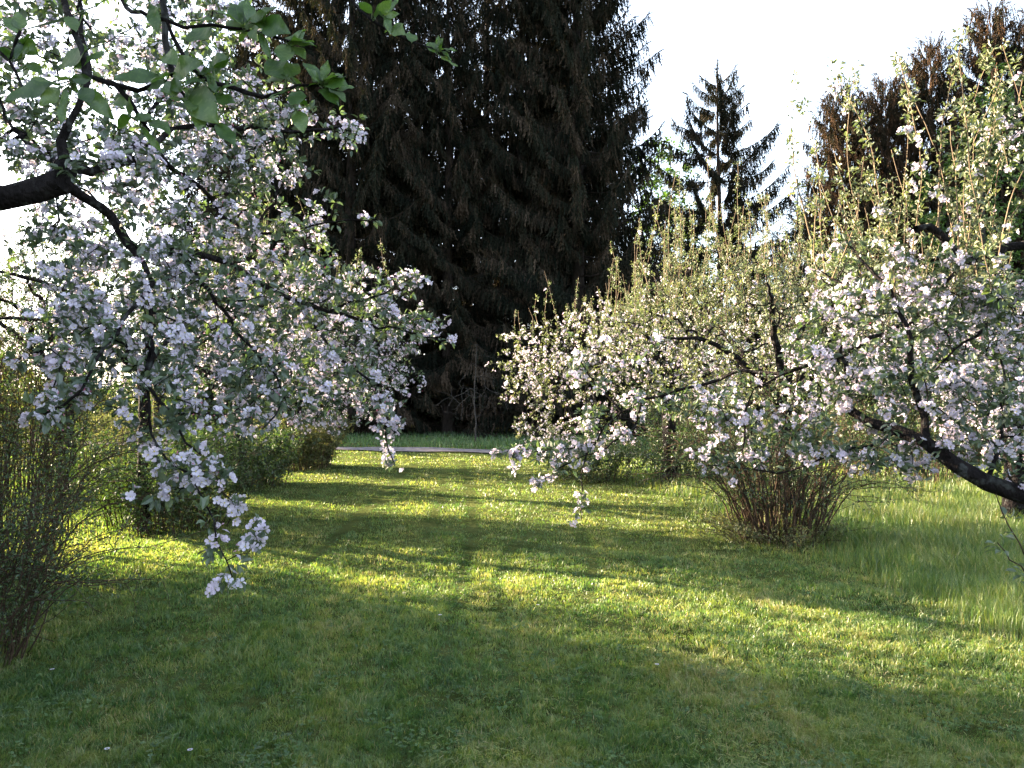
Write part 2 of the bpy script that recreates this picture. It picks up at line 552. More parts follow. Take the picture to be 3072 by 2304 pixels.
def apple_tree(name, loc, label, guides, vols, ntarget, seed, flower=0.5, step=0.07, spacing=0.07, simple=False,
               leaf=(0.03, 0.055), lper=(3, 6), fper=(3, 5), fsize=(0.017, 0.023), pink=0.3, sprouts=None, sag=0.06,
               leafmat=None, flower_fn=None, group='blossoming apple trees of the orchard', rt=0.0022, rmax=0.012, buds=0.12,
               sprout_mat=None, extra=()):
    """guides: list of (points, r0, r1, attach) ; the first is the trunk"""
    root = empty('apple_tree', loc, label, 'apple tree', group)
    sk = Skel(seed); rng = sk.rng
    for k, (pts, r0, r1) in enumerate(guides):
        par = -1 if k == 0 else sk.nearest(pts[0])
        if k == 0:
            sk.path(pts, r0, r1, limb=0, step=max(step, 0.1), wig=0.006)
        else:
            sk.path(pts[1:], r0, r1, par=par, limb=k, step=step, wig=0.35 * step * 0.4)
    nl = len(guides)
    tg = []
    tot = sum(v[-1] for v in vols)
    for (c, rx, ry, rz, w) in vols:
        tg.append(ball(rng, int(ntarget * w / tot), c, rx, ry, rz))
    tg = np.concatenate(tg)
    tg = tg[tg[:, 2] > 0.25]
    first = max(1, int(1.0 / max(step, 0.1)))
    sk.grow(tg, step=step, sag=sag, first=min(first, sk.n - 1))
    ex = np.array([P(*e) for e in extra]) if len(extra) else np.zeros((0, 3))
    if len(ex):
        sk.grow(ex, step=step, sag=sag, first=min(first, sk.n - 1))
    if sprouts:
        cnt, ln, lean, fn = sprouts
        z = sk.pos[:sk.n]
        cand = np.nonzero(fn(z) & (sk.par[:sk.n] >= 0))[0]
        if len(cand):
            rr = rng.choice(cand, min(cnt, len(cand)), replace=False)
            sprout_paths(sk, rng, rr, ln, nl, lean, step=step * 1.2)
    sk.finish(rt)
    C, A, L = spurs(sk, rng, spacing, rmax)
    if len(ex):
        eax = unit(np.array([0, -0.5, 0.3]) + rng.normal(0, 0.4, ex.shape))
        rep = np.arange(len(ex))
        C = np.concatenate([C, ex[rep] + rng.normal(0, 0.012, (len(rep), 3))]); A = np.concatenate([A, eax[rep]])
        L = np.concatenate([L, [sk.limb[sk.nearest(ex[i])] for i in rep]])
    forced = np.arange(len(C)) >= len(C) - len(ex)
    for k in range(nl + (1 if sprouts else 0)):
        sel = sk.limb[:sk.n] == k
        if not sel.any():
            continue
        if k == nl:
            mb = MB(); V, T = sk.tubes(sel, 4); mb.add(V, T)
            wood = mb.build('water_sprouts', sprout_mat or M_SPROUT, root, True)
            wood['kind'] = 'stuff'
        else:
            mb = MB()
            big = sk.r > 0.018
            V, T = sk.tubes(sel & big, 14, 0.06); mb.add(V, T)
            V, T = sk.tubes(sel & ~big, 4); mb.add(V, T)
            wood = mb.build('trunk' if k == 0 else 'branch', M_BARK, root, True)
        m = L == k
        if not m.any():
            continue
        c, a = C[m], A[m]
        fl = np.full(len(c), flower) if flower_fn is None else flower_fn(c)
        if k == nl:
            fl = fl * 0.15
        isf = (rng.rand(len(c)) < fl) | forced[m]
        lm = MB()
        add_leaves(lm, rng, c[isf], a[isf], (3, 5), leaf, simple)
        add_leaves(lm, rng, c[~isf], a[~isf], lper, leaf if k != nl else (leaf[0] * .6, leaf[1] * .7), simple)
        if k == nl:                                # side shoots' small leaf tufts all along
            for q_ in range(2):
                add_leaves(lm, rng, c + rng.normal(0, .012, c.shape) + np.array([0, 0, .03 * q_]), a, (2, 4), (leaf[0] * .55, leaf[1] * .6), simple)
        lm.build('leaves', (M_YOUNG_LEAF if k == nl else leafmat or M_APPLE_LEAF), wood)
        if isf.any():
            fm = MB()
            add_flowers(fm, rng, c[isf], a[isf], fper, fsize, simple, pink, buds)
            fm.build('blossoms', M_PETAL, wood)
    return root, sk


def shrub(name, base, label, seed, n, rad, height, lean=0.5, rbase=0.3, twigs=6, leaf=(0.02, 0.04), spacing=0.05, lper=(1, 3),
          mat=None, stem_mat=None, r0=0.008, droop=0.25, az=None, group=None, simple=True, step=0.12, cat='shrub', leaf_from=0.15, lean_to=None, rflow=None, hmin=0.45):
    root = empty(name, base, label, cat, group)
    sk = Skel(seed); rng = sk.rng
    base = np.asarray(base, float)
    for k in range(n):
        a = rng.uniform(0, 2 * math.pi) if az is None else rng.uniform(*az)
        rb = rbase * math.sqrt(rng.rand())
        b = base + np.array([math.cos(a) * rb, math.sin(a) * rb, -0.03])
        h = height * rng.uniform(hmin, 1.0)
        le = rad * rng.uniform(0.25, 1.0) * lean * 2
        a2 = a + rng.normal(0, 0.4)
        u = np.array([math.cos(a2), math.sin(a2), 0])
        mid = b + u * le * 0.35 + np.array([0, 0, h * 0.55])
        end = b + u * le + np.array([0, 0, h * (1 - droop * le / max(rad, .1))])
        if lean_to is not None:
            end = end + lean_to * rng.uniform(0.3, 1); mid = mid + lean_to * 0.25
        i0 = sk.add(b, -1, r0 * rng.uniform(0.6, 1), 0)
        ids = sk.path([mid, end], sk.rmin[i0], 0.002, par=i0, step=step, wig=0.012)
        for q in range(rng.randint(max(1, twigs // 2), twigs + 1)):
            i = ids[rng.randint(int(len(ids) * leaf_from), len(ids))]
            d = unit(sk.dir[i] * 0.8 + rng.normal(0, 0.6, 3))
            Lt = h * rng.uniform(0.12, 0.32)
            sk.path([sk.pos[i] + d * Lt * 0.5, sk.pos[i] + d * Lt + np.array([0, 0, 0.06 * Lt])], 0.003, 0.0015, par=i, step=step, wig=0.01)
    sk.finish(0.0015, 0.3)
    mb = MB(); V, T = sk.tubes(np.ones(sk.n, bool), 4); mb.add(V, T)
    mb.build('stems', stem_mat or M_STEM, root, True)
    C, A, _ = spurs(sk, rng, spacing, 0.006, sk.pos[:sk.n, 2] > base[2] + height * leaf_from * 0.6)
    lm = MB(); add_leaves(lm, rng, C, A, lper, leaf, simple)
    lm.build('leaves', mat or M_SHRUB_LEAF, root)
    if rflow:
        q = rng.rand(len(C)) < rflow
        fm = MB(); add_flowers(fm, rng, C[q], A[q], (2, 4), (0.018, 0.024), True, 0.4)
        fm.build('blossoms', M_PETAL, root)
    return root


# ------------------------------------------------------------------ ground, path, grass
def ground_mat():
    m, nt, nd, ln = new_mat('turf_soil')
    out = nd.new('ShaderNodeOutputMaterial'); b = nd.new('ShaderNodeBsdfDiffuse')
    tc = nd.new('ShaderNodeTexCoord')
    n = nd.new('ShaderNodeTexNoise'); n.inputs['Scale'].default_value = 1.5; n.inputs['Detail'].default_value = 10; n.inputs['Roughness'].default_value = 0.75
    ln.new(tc.outputs['Object'], n.inputs['Vector'])
    r = ramp(nd, [(0.35, (0.022, 0.032, 0.009)), (0.65, (0.075, 0.085, 0.028))])
    ln.new(n.outputs[0], r.inputs[0]); ln.new(r.outputs[0], b.inputs[0])
    bu = nd.new('ShaderNodeBump'); bu.inputs['Strength'].default_value = 0.8; bu.inputs['Distance'].default_value = 0.05
    n2 = nd.new('ShaderNodeTexNoise'); n2.inputs['Scale'].default_value = 25; n2.inputs['Detail'].default_value = 5
    ln.new(tc.outputs['Object'], n2.inputs['Vector']); ln.new(n2.outputs[0], bu.inputs['Height']); ln.new(bu.outputs[0], b.inputs['Normal'])
    ln.new(b.outputs[0], out.inputs[0])
    return m


def grid_mesh(xs, ys, zf):
    X, Y = np.meshgrid(xs, ys)
    V = np.stack([X, Y, zf(X, Y)], -1).reshape(-1, 3)
    nx, ny = len(xs), len(ys)
    i = (np.arange(ny - 1)[:, None] * nx + np.arange(nx - 1)[None, :]).ravel()
    T = np.concatenate([np.stack([i, i + 1, i + nx + 1], 1), np.stack([i, i + nx + 1, i + nx], 1)])
    return V, T


gx = np.concatenate([[-900, -300, -120, -60], np.arange(-30, 30.1, 0.25), [60, 120, 300, 900]])
gy = np.concatenate([[-300, -60, -20], np.arange(-5, 45.1, 0.25), [60, 100, 200, 400, 1200]])
g = MB(); V, T = grid_mesh(gx, gy, ground_h); g.add(V, T)
tag(g.build('ground', ground_mat(), None, True), kind='structure')

# the gravel drive crosses behind the lawn
PATH_Y = lambda x: 23.4 - 0.30 * (x + 5)
m, nt, nd, ln = new_mat('gravel')
out = nd.new('ShaderNodeOutputMaterial'); b = nd.new('ShaderNodeBsdfDiffuse')
tc = nd.new('ShaderNodeTexCoord'); n = nd.new('ShaderNodeTexNoise'); n.inputs['Scale'].default_value = 6; n.inputs['Detail'].default_value = 9
ln.new(tc.outputs['Object'], n.inputs['Vector'])
r = ramp(nd, [(0.3, (0.08, 0.072, 0.075)), (0.7, (0.19, 0.175, 0.18))]); ln.new(n.outputs[0], r.inputs[0]); ln.new(r.outputs[0], b.inputs[0]); ln.new(b.outputs[0], out.inputs[0])
pm = MB()
xs = np.arange(-60, 60.1, 0.5)
V, T = grid_mesh(xs, np.linspace(-1, 1, 5), lambda X, Y: X * 0)
wd = 0.8 + 0.1 * noise2(V[:, 0], V[:, 1] * 0, 3)
V[:, 1] = PATH_Y(V[:, 0]) + V[:, 1] * wd
V[:, 2] = ground_h(V[:, 0], V[:, 1]) + 0.035
pm.add(V, T)
tag(pm.build('gravel_path', m, None, True), kind='structure')


def tall_zone(x, y):
    """1 where the grass is left long"""
    edge = 2.60 + (13.5 - y) * 0.11 + 0.22 * noise2(x, y, 1.2)
    r = 1 / (1 + np.exp(-(x - edge) / 0.12))
    edge2 = -4.4 - 0.02 * y + 0.25 * noise2(x, y, 1.5)
    l = 1 / (1 + np.exp((x - edge2) / 0.15)) * 0.10
    return np.where(y < 21.5, np.maximum(r * (y < 21), l), 0.0)


TRACKS = [[G(*p) for p in ps] for ps in (                # wheel tracks, near end first
    [(440, 700), (446, 657), (456, 602), (463, 569), (473, 541), (472, 509), (468, 481), (462, 463)],
    [(512, 690), (506, 640), (500, 605), (498, 583), (507, 556), (522, 541), (545, 531)],
    [(588, 615), (590, 597), (593, 560), (580, 535)],
    [(352, 523), (378, 497), (403, 474), (416, 464)], [(300, 570), (345, 530), (395, 490)], [(425, 540), (440, 500), (444, 470)])]


def track_amount(x, y):
    t = np.zeros_like(x)
    for tr in TRACKS:
        ty = np.array([p[1] for p in tr]); tx = np.array([p[0] for p in tr])
        xx = np.interp(y, ty, tx)
        ins = 1 / (1 + np.exp(-(y - ty[0] + .1) * 6)) / (1 + np.exp((y - ty[-1]) * 3))
        t = np.maximum(t, np.exp(-((x - xx) / (0.042 + 0.0034 * y)) ** 2) * ins)
    return t * (0.80 + 0.35 * noise2(x, y, 0.8)) * np.clip((y - 3.5) / 4.0, 0.25, 1)


M_GRASS = leaf_mat('grass_blade', [(0.0, (0.022, 0.068, 0.018)), (0.35, (0.062, 0.136, 0.031)), (0.7, (0.160, 0.212, 0.052)), (0.88, (0.22, 0.23, 0.09)), (1.0, (0.32, 0.27, 0.15))],
                   trans=0.48, gloss=0.04, rough=0.45, tcol=(1.35, 1.28, 0.55))


def blades(n, dmin, dmax, rng, tall=False, over=1.25):
    u = rng.rand(n)
    d = 1 / (1 / dmin + (1 / dmax - 1 / dmin) * u)
    x = rng.uniform(-1, 1, n) * (0.70 * over * d + 0.3)
    y = d
    tz = tall_zone(x, y)
    py = PATH_Y(x)
    on_path = np.abs(y - py) < 0.62 + 0.18 * rng.normal(0, 1, n)
    keep = ~on_path
    if tall:
        keep &= (rng.rand(n) < np.clip(tz, 0, 1)) | (y > py + 1)
    x, y, d, tz, py = x[keep], y[keep], d[keep], tz[keep], py[keep]
    n = len(x)
    cl = noise2(x, y, 0.22) * 0.5 + noise2(x, y, 0.09) * 0.7 + 0.4 * noise2(x + 5, y, 0.05)
    patch = noise2(x + 3, y, 1.3)
    tr = track_amount(x, y)
    beyond = y > py

    def tuft(size, seed):
        jx = np.floor((x + rng.normal(0, size * .22, n)) / size).astype(np.int64); jy = np.floor((y + rng.normal(0, size * .22, n)) / size).astype(np.int64)
        return (np.sin(jx * 127.1 + jy * 311.7 + seed) * 43758.5453) % 1.0
    t1, t2, t3, t4 = tuft(0.055, 1.0), tuft(0.13, 2.0), tuft(0.055, 3.0), tuft(0.10, 4.0)
    h = np.maximum(0.007, 0.024 + 0.007 * cl + 0.005 * patch + 0.026 * (t1 - .5) + 0.016 * (t2 - .5) + 0.02 * (rng.rand(n) < .03)) * rng.uniform(0.55, 1.35, n)
    h = h * (1 - 0.85 * np.clip(tr, 0, 1))
    if tall:
        h = rng.uniform(0.07, 0.25, n) * (0.6 + 0.4 * np.clip(tz, 0, 1)) * (1 + 0.25 * patch)
        h = np.where(beyond, rng.uniform(0.08, 0.22, n), h)
    w = np.maximum(0.0022, d * (0.00080 if not tall else 0.0006)) * rng.uniform(0.7, 1.3, n)
    a = rng.uniform(0, 2 * np.pi, n)
    lean = np.abs(rng.normal(0.5, 0.35, n)) * h
    if tall:
        lean = np.abs(rng.normal(0.35, 0.3, n)) * h
    la = 2 * np.pi * t3 + rng.normal(0, 0.9, n)
    z = ground_h(x, y) - 0.004
    sx, sy = np.cos(a) * w / 2, np.sin(a) * w / 2
    b0 = np.stack([x - sx, y - sy, z], 1); b1 = np.stack([x + sx, y + sy, z], 1)
    lx, ly = np.cos(la) * lean, np.sin(la) * lean
    m0 = np.stack([x - sx * .8 + lx * .3, y - sy * .8 + ly * .3, z + h * .6], 1)
    m1 = np.stack([x + sx * .8 + lx * .3, y + sy * .8 + ly * .3, z + h * .6], 1)
    tp = np.stack([x + lx, y + ly, z + h * np.where(lean > h, 0.75, 1.0)], 1)
    tint = 0.46 + 0.09 * patch + 0.06 * cl + 0.34 * (t4 - .5) + 0.16 * (t2 - .5) + rng.normal(0, 0.12, n) + 0.06 * noise2(x - 7, y + 2, 4.0)
    dry = (rng.rand(n) < 0.05 + 0.10 * np.clip(noise2(x + 20, y, 0.9) - 0.3, 0, 1) + 0.05 * (x > 0.5))
    tint = np.where(dry, rng.uniform(0.8, 1.0, n), tint)
    tint = tint - 0.6 * np.clip(tr, 0, 1)
    tint = tint + 0.07 * np.tanh(3 * np.sin((x + 0.055 * y) * 2 * np.pi / 1.05 + 0.3 * noise2(x, y, 3.0))) * (y < 21)
    if tall:
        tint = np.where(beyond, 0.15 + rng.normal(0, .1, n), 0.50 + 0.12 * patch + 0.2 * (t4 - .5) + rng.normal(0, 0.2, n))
    tint = np.clip(tint, 0, 1)
    near = (d < 7.5) | tall
    mb = MB()
    q = int(near.sum())
    Vn = np.stack([b0[near], b1[near], m0[near], m1[near], tp[near]], 1).reshape(-1, 3)
    Tn = np.array([(0, 1, 3), (0, 3, 2), (2, 3, 4)])[None] + (np.arange(q) * 5)[:, None, None]
    mb.add(Vn, Tn.reshape(-1, 3), np.repeat(tint[near], 3))
    f = ~near; q = int(f.sum())
    if q:
        Vn = np.stack([b0[f], b1[f], tp[f]], 1).reshape(-1, 3)
        mb.add(Vn, np.arange(q * 3).reshape(-1, 3), tint[f])
    return mb


rg = np.random.RandomState(11)
tag(blades(1250000, 2.3, 30.0, rg).build('lawn_grass', M_GRASS), 'short mown grass of the lawn between the apple trees', 'grass', kind='stuff')
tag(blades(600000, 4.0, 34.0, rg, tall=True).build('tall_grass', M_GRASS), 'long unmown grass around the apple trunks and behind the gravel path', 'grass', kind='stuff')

# clippings left by the mower, and clover between the blades
nc = 70000
u_ = rg.rand(nc); cd = 1 / (1 / 2.4 + (1 / 20.0 - 1 / 2.4) * u_); cx = rg.uniform(-1, 1, nc) * .9 * cd
ok = (tall_zone(cx, cd) < .5) & (noise2(cx, cd, 0.8) + 0.8 * np.clip(cx, -1, 1) + rg.normal(0, .5, nc) > 0.5)
cx, cd = cx[ok], cd[ok]; nc = len(cx)
STRIP_V = np.array([(0, -.03, 0), (0, .03, 0), (.5, .05, .06), (.5, -.05, .06), (1, 0, 0)], float); STRIP_T = np.array([(0, 1, 2), (0, 2, 3), (3, 2, 4)])
V, T = scatter(STRIP_V, STRIP_T, np.stack([cx, cd, ground_h(cx, cd) + rg.uniform(.018, .036, nc)], 1), np.stack([rg.normal(0, 1, nc), rg.normal(0, 1, nc), rg.normal(0, .18, nc)], 1), np.array([[0, 0, 1.0]]) + rg.normal(0, .2, (nc, 3)), rg.uniform(.014, .042, nc))
cm = MB(); cm.add(V, T, np.repeat(np.clip(rg.normal(.70, .12, nc), 0, 1), 3))
tag(cm.build('grass_clippings', M_GRASS), 'pale dry clippings scattered over the mown lawn', 'clippings', kind='stuff')
nc = 26000
u_ = rg.rand(nc); cd = 1 / (1 / 2.4 + (1 / 9.0 - 1 / 2.4) * u_); cx = rg.uniform(-1, 1, nc) * .9 * cd
ok = (tall_zone(cx, cd) < .5) & (noise2(cx - 4, cd + 6, 0.55) + 0.3 * noise2(cx, cd, .2) > 0.35)
cx, cd = cx[ok], cd[ok]; nc = len(cx)
_c = [(0, 0, 0)]; _ct = []
for q in range(3):
    for a in (-.75, -.25, .25, .75):
        aa = q * 2.0944 + a; rr_ = 1.0 if abs(a) < .5 else .75
        _c.append((rr_ * math.cos(aa), rr_ * math.sin(aa), .12))
    b_ = 1 + q * 4
    _ct += [(0, b_, b_ + 1), (0, b_ + 1, b_ + 2), (0, b_ + 2, b_ + 3)]
V, T = scatter(np.array(_c), np.array(_ct), np.stack([cx, cd, ground_h(cx, cd) + rg.uniform(.018, .042, nc)], 1), np.stack([rg.normal(0, 1, nc), rg.normal(0, 1, nc), rg.normal(0, .15, nc)], 1), np.array([[0, 0, 1.0]]) + rg.normal(0, .3, (nc, 3)), rg.uniform(.006, .013, nc))
cm = MB(); cm.add(V, T, np.repeat(np.clip(rg.normal(.25, .12, nc), 0, 1), 9))
tag(cm.build('clover', M_GRASS), 'patches of small three lobed clover leaves in the near lawn', 'clover', kind='stuff')

# daisies in the lawn
dm = []
for k in range(3):
    pass
for k, (px, py, where) in enumerate([(107, 757, 'tiny white daisy low in the left bottom corner of the lawn'), (190, 760, 'larger white daisy at the bottom edge of the shaded lawn'),
                                     (440, 624, 'single bright white daisy in the middle of the shaded lawn'), (232, 601, 'white daisy in the grass under the lowest hanging blossom cluster'),
                                     (52, 678, 'small daisy in the dark grass beside the left shrub'), (657, 673, 'white daisy in the shaded grass below the bright strip'),
                                     (538, 611, 'daisy at the rim of the sunlit strip of lawn')]):
    gp = G(px, py); hz = float(ground_h(gp[0], gp[1]))
    rt_ = empty('daisy', (gp[0], gp[1], hz), where, 'daisy', 'daisies in the lawn')
    mb = MB()
    for q in range(12):
        a = q * math.pi / 6
        c, s = math.cos(a), math.sin(a)
        z = 0.058
        mb.add([(gp[0] + .003 * c, gp[1] + .003 * s, hz + z), (gp[0] + .009 * c - .003 * s, gp[1] + .009 * s + .003 * c, hz + z + .002), (gp[0] + .009 * c + .003 * s, gp[1] + .009 * s - .003 * c, hz + z + .002), (gp[0] + .013 * c, gp[1] + .013 * s, hz + z + .001)], [(0, 2, 1), (1, 2, 3)], 0.0)
    mb.build('petals', M_PETAL, rt_)
    mb = MB(); sk = Skel(k); sk.add(np.array([gp[0], gp[1], hz - .003]), -1, .001); sk.add(np.array([gp[0] + .002, gp[1], hz + .03]), 0, .001); sk.add(np.array([gp[0], gp[1], hz + .058]), 1, .001)
    sk.finish(0.001); V, T = sk.tubes(np.ones(3, bool), 4); mb.add(V, T, 0.5); mb.build('stem', M_SHRUB_LEAF, rt_)
    mb = MB(); mb.add(*scatter(BUD_V, BUD_T, np.array([[gp[0], gp[1], hz + .057]]), np.array([[1.0, 0, 0]]), np.array([[0, 0, 1.0]]), [0.008], [1.0]), 1.0); mb.build('flower_centre', M_PETAL, rt_)


# ------------------------------------------------------------------ spruces
_r = np.random.RandomState(3)
_sv, _st = [], []
for k in range(11):                         # a hanging spray: ragged needles along +x
    t = (k + 0.4) / 11
    a = k * 2.4
    dy, dz = math.cos(a), math.sin(a)
    w = 0.105 * (1 - 0.55 * t)
    n0 = len(_sv)
    _sv += [(t - 0.10, -0.02 * dz, 0.02 * dy), (t + 0.10, 0.02 * dz, -0.02 * dy), (t + 0.16, w * dy, w * dz)]
    _st.append((n0, n0 + 1, n0 + 2))
n0 = len(_sv)
_sv += [(0, -0.035, 0), (0, 0.035, 0), (1.08, 0, 0), (0, 0, -0.035), (0, 0, 0.035)]
_st += [(n0, n0 + 1, n0 + 2), (n0 + 3, n0 + 4, n0 + 2)]
SPRAY_V, SPRAY_T = np.array(_sv, float), np.array(_st)


def spruce_parts(H, R, zb, seed, dz=0.36, per=4, slope=(-0.55, 0.30), curl=0.42, hang=(0.26, 0.60), gap=0.088, lower_thin=0.0, az_list=None, prof=0.75, dens=1.0, brown=0.25, wfac=1.5, tipdir=0.0, side=1.0, top=9.0, jit=0.12):
    """trunk, branch wood, needle sprays around the origin"""
    rng = np.random.RandomState(seed)
    sk = Skel(seed)
    n = int(H / 0.5)
    ids = []
    cur = -1
    for k in range(n + 1):
        z = H * k / n
        cur = sk.add(np.array([0.04 * math.sin(z * .5 + seed), 0.04 * math.cos(z * .4), z]), cur, max(0.02, 0.021 * (H - z) ** 0.9 * 0.75 + 0.015), 0)
        ids.append(cur)
    P_, D_, S_, B_ = [], [], [], []
    z = zb
    while z < H - 0.25:
        rel = (z - zb) / (H - zb)
        a0 = rng.uniform(0, 6.28)
        for q in range(per):
            if rel < 0.25 and rng.rand() < lower_thin:
                continue
            a = a0 + q * 2 * math.pi / per + rng.normal(0, 0.35)
            L = R * min((1 - rel) ** prof, top * (1 - rel)) * (rng.uniform(0.68, 1.12) if jit > .1 else rng.uniform(0.86, 1.06)) + 0.15
            zz = z + rng.normal(0, jit)
            s = slope[0] + (slope[1] - slope[0]) * rel ** 0.8 + rng.normal(0, 0.08)
            u = np.array([math.cos(a), math.sin(a), 0.0]); v = np.array([-u[1], u[0], 0.0])
            m = max(4, int(L / 0.35))
            i = ids[min(n, int(round(zz / H * n)))]
            base = np.array([0, 0, zz])
            cur = sk.add(base, i, 0.0, 1)
            sk.par[cur] = -1
            bend = rng.normal(0, 0.12)
            f = lambda t: base + u * L * t * (1 - 0.06 * t) + v * bend * L * t * t + np.array([0, 0, L * (s * t + (curl + 0.0) * t ** 2.2 - 0.0)])
            for j in range(1, m + 1):
                cur = sk.add(f(j / m), cur, 0.012 + 0.006 * L * (1 - j / m), 1)
            # branchlets
            nb = int(L / gap * dens * 2)
            t = rng.uniform(0.10, 1.0, nb) ** 0.85
            side = np.where(rng.rand(nb) < 0.5, 1.0, -1.0)
            p0 = np.array([f(tt) for tt in t])
            lb = (0.30 * L * (1 - t) * side + 0.22) * rng.uniform(0.6, 1.1, nb)
            db = unit(u[None] * (0.55 + 0.4 * t[:, None]) + v[None] * side[:, None] * rng.uniform(0.5, 1.0, (nb, 1)) + np.array([0, 0, -0.25]))
            k2 = np.maximum(1, (lb / 0.16).astype(int))
            rep = np.repeat(np.arange(nb), k2)
            frac = (np.concatenate([np.arange(c) for c in k2]) + rng.rand(len(rep))) / k2[rep]
            pp = p0[rep] + db[rep] * (lb[rep] * frac)[:, None] + np.array([0, 0, -1.0]) * (0.25 * lb[rep] * frac ** 2)[:, None]
            dd = unit(np.array([0, 0, -1.0]) + db[rep] * (0.25 + 0.9 * tipdir) + rng.normal(0, 0.18, (len(rep), 3)))
            P_.append(pp); D_.append(dd); S_.append(rng.uniform(hang[0], hang[1], len(pp)) * (0.55 + 0.45 * min(1, L / 2)))
            # upright needles along the branch itself and its tip
            nt_ = int(L / 0.10)
            t = rng.uniform(0.15, 1.02, nt_)
            p1 = np.array([f(tt) for tt in t]) if nt_ else np.zeros((0, 3))
            d1 = unit(u[None] + v[None] * rng.normal(0, 0.5, (nt_, 1)) + np.array([0, 0, 0.15 + curl]) + rng.normal(0, 0.15, (nt_, 3)))
            P_.append(p1); D_.append(d1); S_.append(rng.uniform(0.2, 0.34, nt_))
            tp_ = f(1.0)
            P_.append(np.repeat(tp_[None], 3, 0)); D_.append(unit(u[None] + np.array([0, 0, 0.5]) + rng.normal(0, 0.3, (3, 3)))); S_.append(np.full(3, 0.3))
        z += dz * rng.uniform(0.7, 1.3) * (1 - 0.35 * rel)
    # leader
    P_.append(np.array([[0, 0, H - 0.5 + 0.08 * k] for k in range(8)])); D_.append(unit(np.array([[math.cos(k * 2.4) * .5, math.sin(k * 2.4) * .5, 1.0] for k in range(8)]))); S_.append(np.full(8, 0.26))
    Pp, Dd, Ss = np.concatenate(P_), np.concatenate(D_), np.concatenate(S_)
    sk.r = sk.rmin[:sk.n].copy(); sk.main = np.ones(sk.n, bool)
    tr = MB(); V, T = sk.tubes(sk.limb[:sk.n] == 0, 9, 0.03); tr.add(V, T)
    br = MB(); V, T = sk.tubes(sk.limb[:sk.n] == 1, 4); br.add(V, T)
    nm = MB()
    V, T = scatter(SPRAY_V, SPRAY_T, Pp, Dd, rng.normal(0, 1, Dd.shape), Ss, np.full(len(Ss), wfac))
    # brown hanging sprays gather in curtains
    az = np.arctan2(Pp[:, 1], Pp[:, 0])
    cur_n = noise2(az * 3 + Pp[:, 2] * .05, Pp[:, 2] * 0.5, 0.55)
    tn = np.clip(0.45 + brown * cur_n + rng.normal(0, 0.18, len(Pp)), 0, 1)
    nm.add(V, T, np.repeat(tn, len(SPRAY_T)))
    return tr, br, nm


def spruce(x, y, label, parts, group, mat=None, rot=0.0, sc=(1, 1, 1)):
    root = empty('spruce_tree', (x, y, 0), label, 'spruce', group)
    root.rotation_euler = (0, 0, rot)
    root.scale = sc
    if isinstance(parts[0], MB):
        obs = []
        for mb, nm, mt in zip(parts, ('trunk', 'branches', 'needles'), (M_SPRUCE_BARK, M_SPRUCE_BARK, mat or M_NEEDLE)):
            o = mb.build(nm, mt)
            o.parent = root
            if nm == 'branches':
                o['kind'] = 'stuff'
            obs.append(o)
        return obs
    for s in parts:
        o = s.copy(); o.parent = root
        COL.objects.link(o)
    return parts


GR = 'tall dark spruces in the row behind the lawn'
X = lambda px, d: (px - 512) / F * d
A_ = spruce_parts(31, 5.6, 0.8, 21, brown=0.32)
obA = spruce(X(578, 33), 33.0, 'tall dark spruce at the right end of the dense row, tips against the sky', A_, GR, rot=0.6)
B_ = spruce_parts(29, 4.6, 3.5, 22, lower_thin=0.6, brown=0.34)
obB = spruce(X(522, 35), 35.0, 'dark spruce second from the right end of the row, brown hanging twigs', B_, GR, rot=1.0)
C_ = spruce_parts(27, 3.6, 6.5, 23, lower_thin=0.4, gap=0.26, dz=0.5, brown=0.3)
obC = spruce(X(487, 37), 37.0, 'thin spruce whose bare upper trunk shows against the sky at the top', C_, GR, rot=2.0)
spruce(X(448, 34), 34.0, 'spruce left of the thin one, trunk bare low down with sky gaps beside it', obB, GR, rot=3.3, sc=(0.95, 0.95, 0.84))
spruce(X(400, 35.5), 35.5, 'dark spruce in the middle of the row above the hanging blossom branch', obA, GR, rot=2.2, sc=(0.95, 0.95, 0.86))
spruce(X(350, 33.5), 33.5, 'brownish spruce right behind the big foreground leaves', obB, GR, rot=5.0, sc=(1, 1, 1.0))
spruce(X(298, 35), 35.0, 'spruce at the left end of the visible row behind the blossoms', obA, GR, rot=4.4, sc=(.85, .85, .78))
spruce(X(555, 39), 39.0, 'spruce of the second row filling the gap behind the two right trunks', obB, GR, rot=0.2, sc=(1, 1, .8))
spruce(X(625, 38), 38.0, 'lower dark spruce leaning out at the right foot of the row', obC, GR, rot=0.9, sc=(1.1, 1.1, 0.42))
spruce(X(322, 40), 40.0, 'second row spruce seen between the two leftmost trunks', obC, GR, rot=2.9, sc=(1.1, 1.1, 0.8))
spruce(X(478, 44), 44.0, 'low spruce far back, closing the gap between the middle trunks', obA, GR, rot=2.6, sc=(1, 1, .42))
spruce(X(205, 40), 40.0, 'spruce farthest left, seen only through gaps of the blossoms', obC, GR, rot=1.1, sc=(1.2, 1.2, .72))
spruce(X(250, 37), 37.0, 'spruce half hidden behind the left blossoming crown', obB, GR, rot=1.9, sc=(.9, .9, .8))

S_ = spruce_parts(19.2, 6.1, 2.2, 34, dz=1.32, per=5, slope=(-0.25, 0.05), curl=0.46, hang=(0.24, 0.50), gap=0.042, brown=0.1, prof=0.6, side=0.15, top=1.7, jit=0.05)
spruce(X(720, 38), 38.0, 'lone slender spruce with upcurved boughs standing against the bright sky', S_, 'spruces standing apart', rot=0.4)

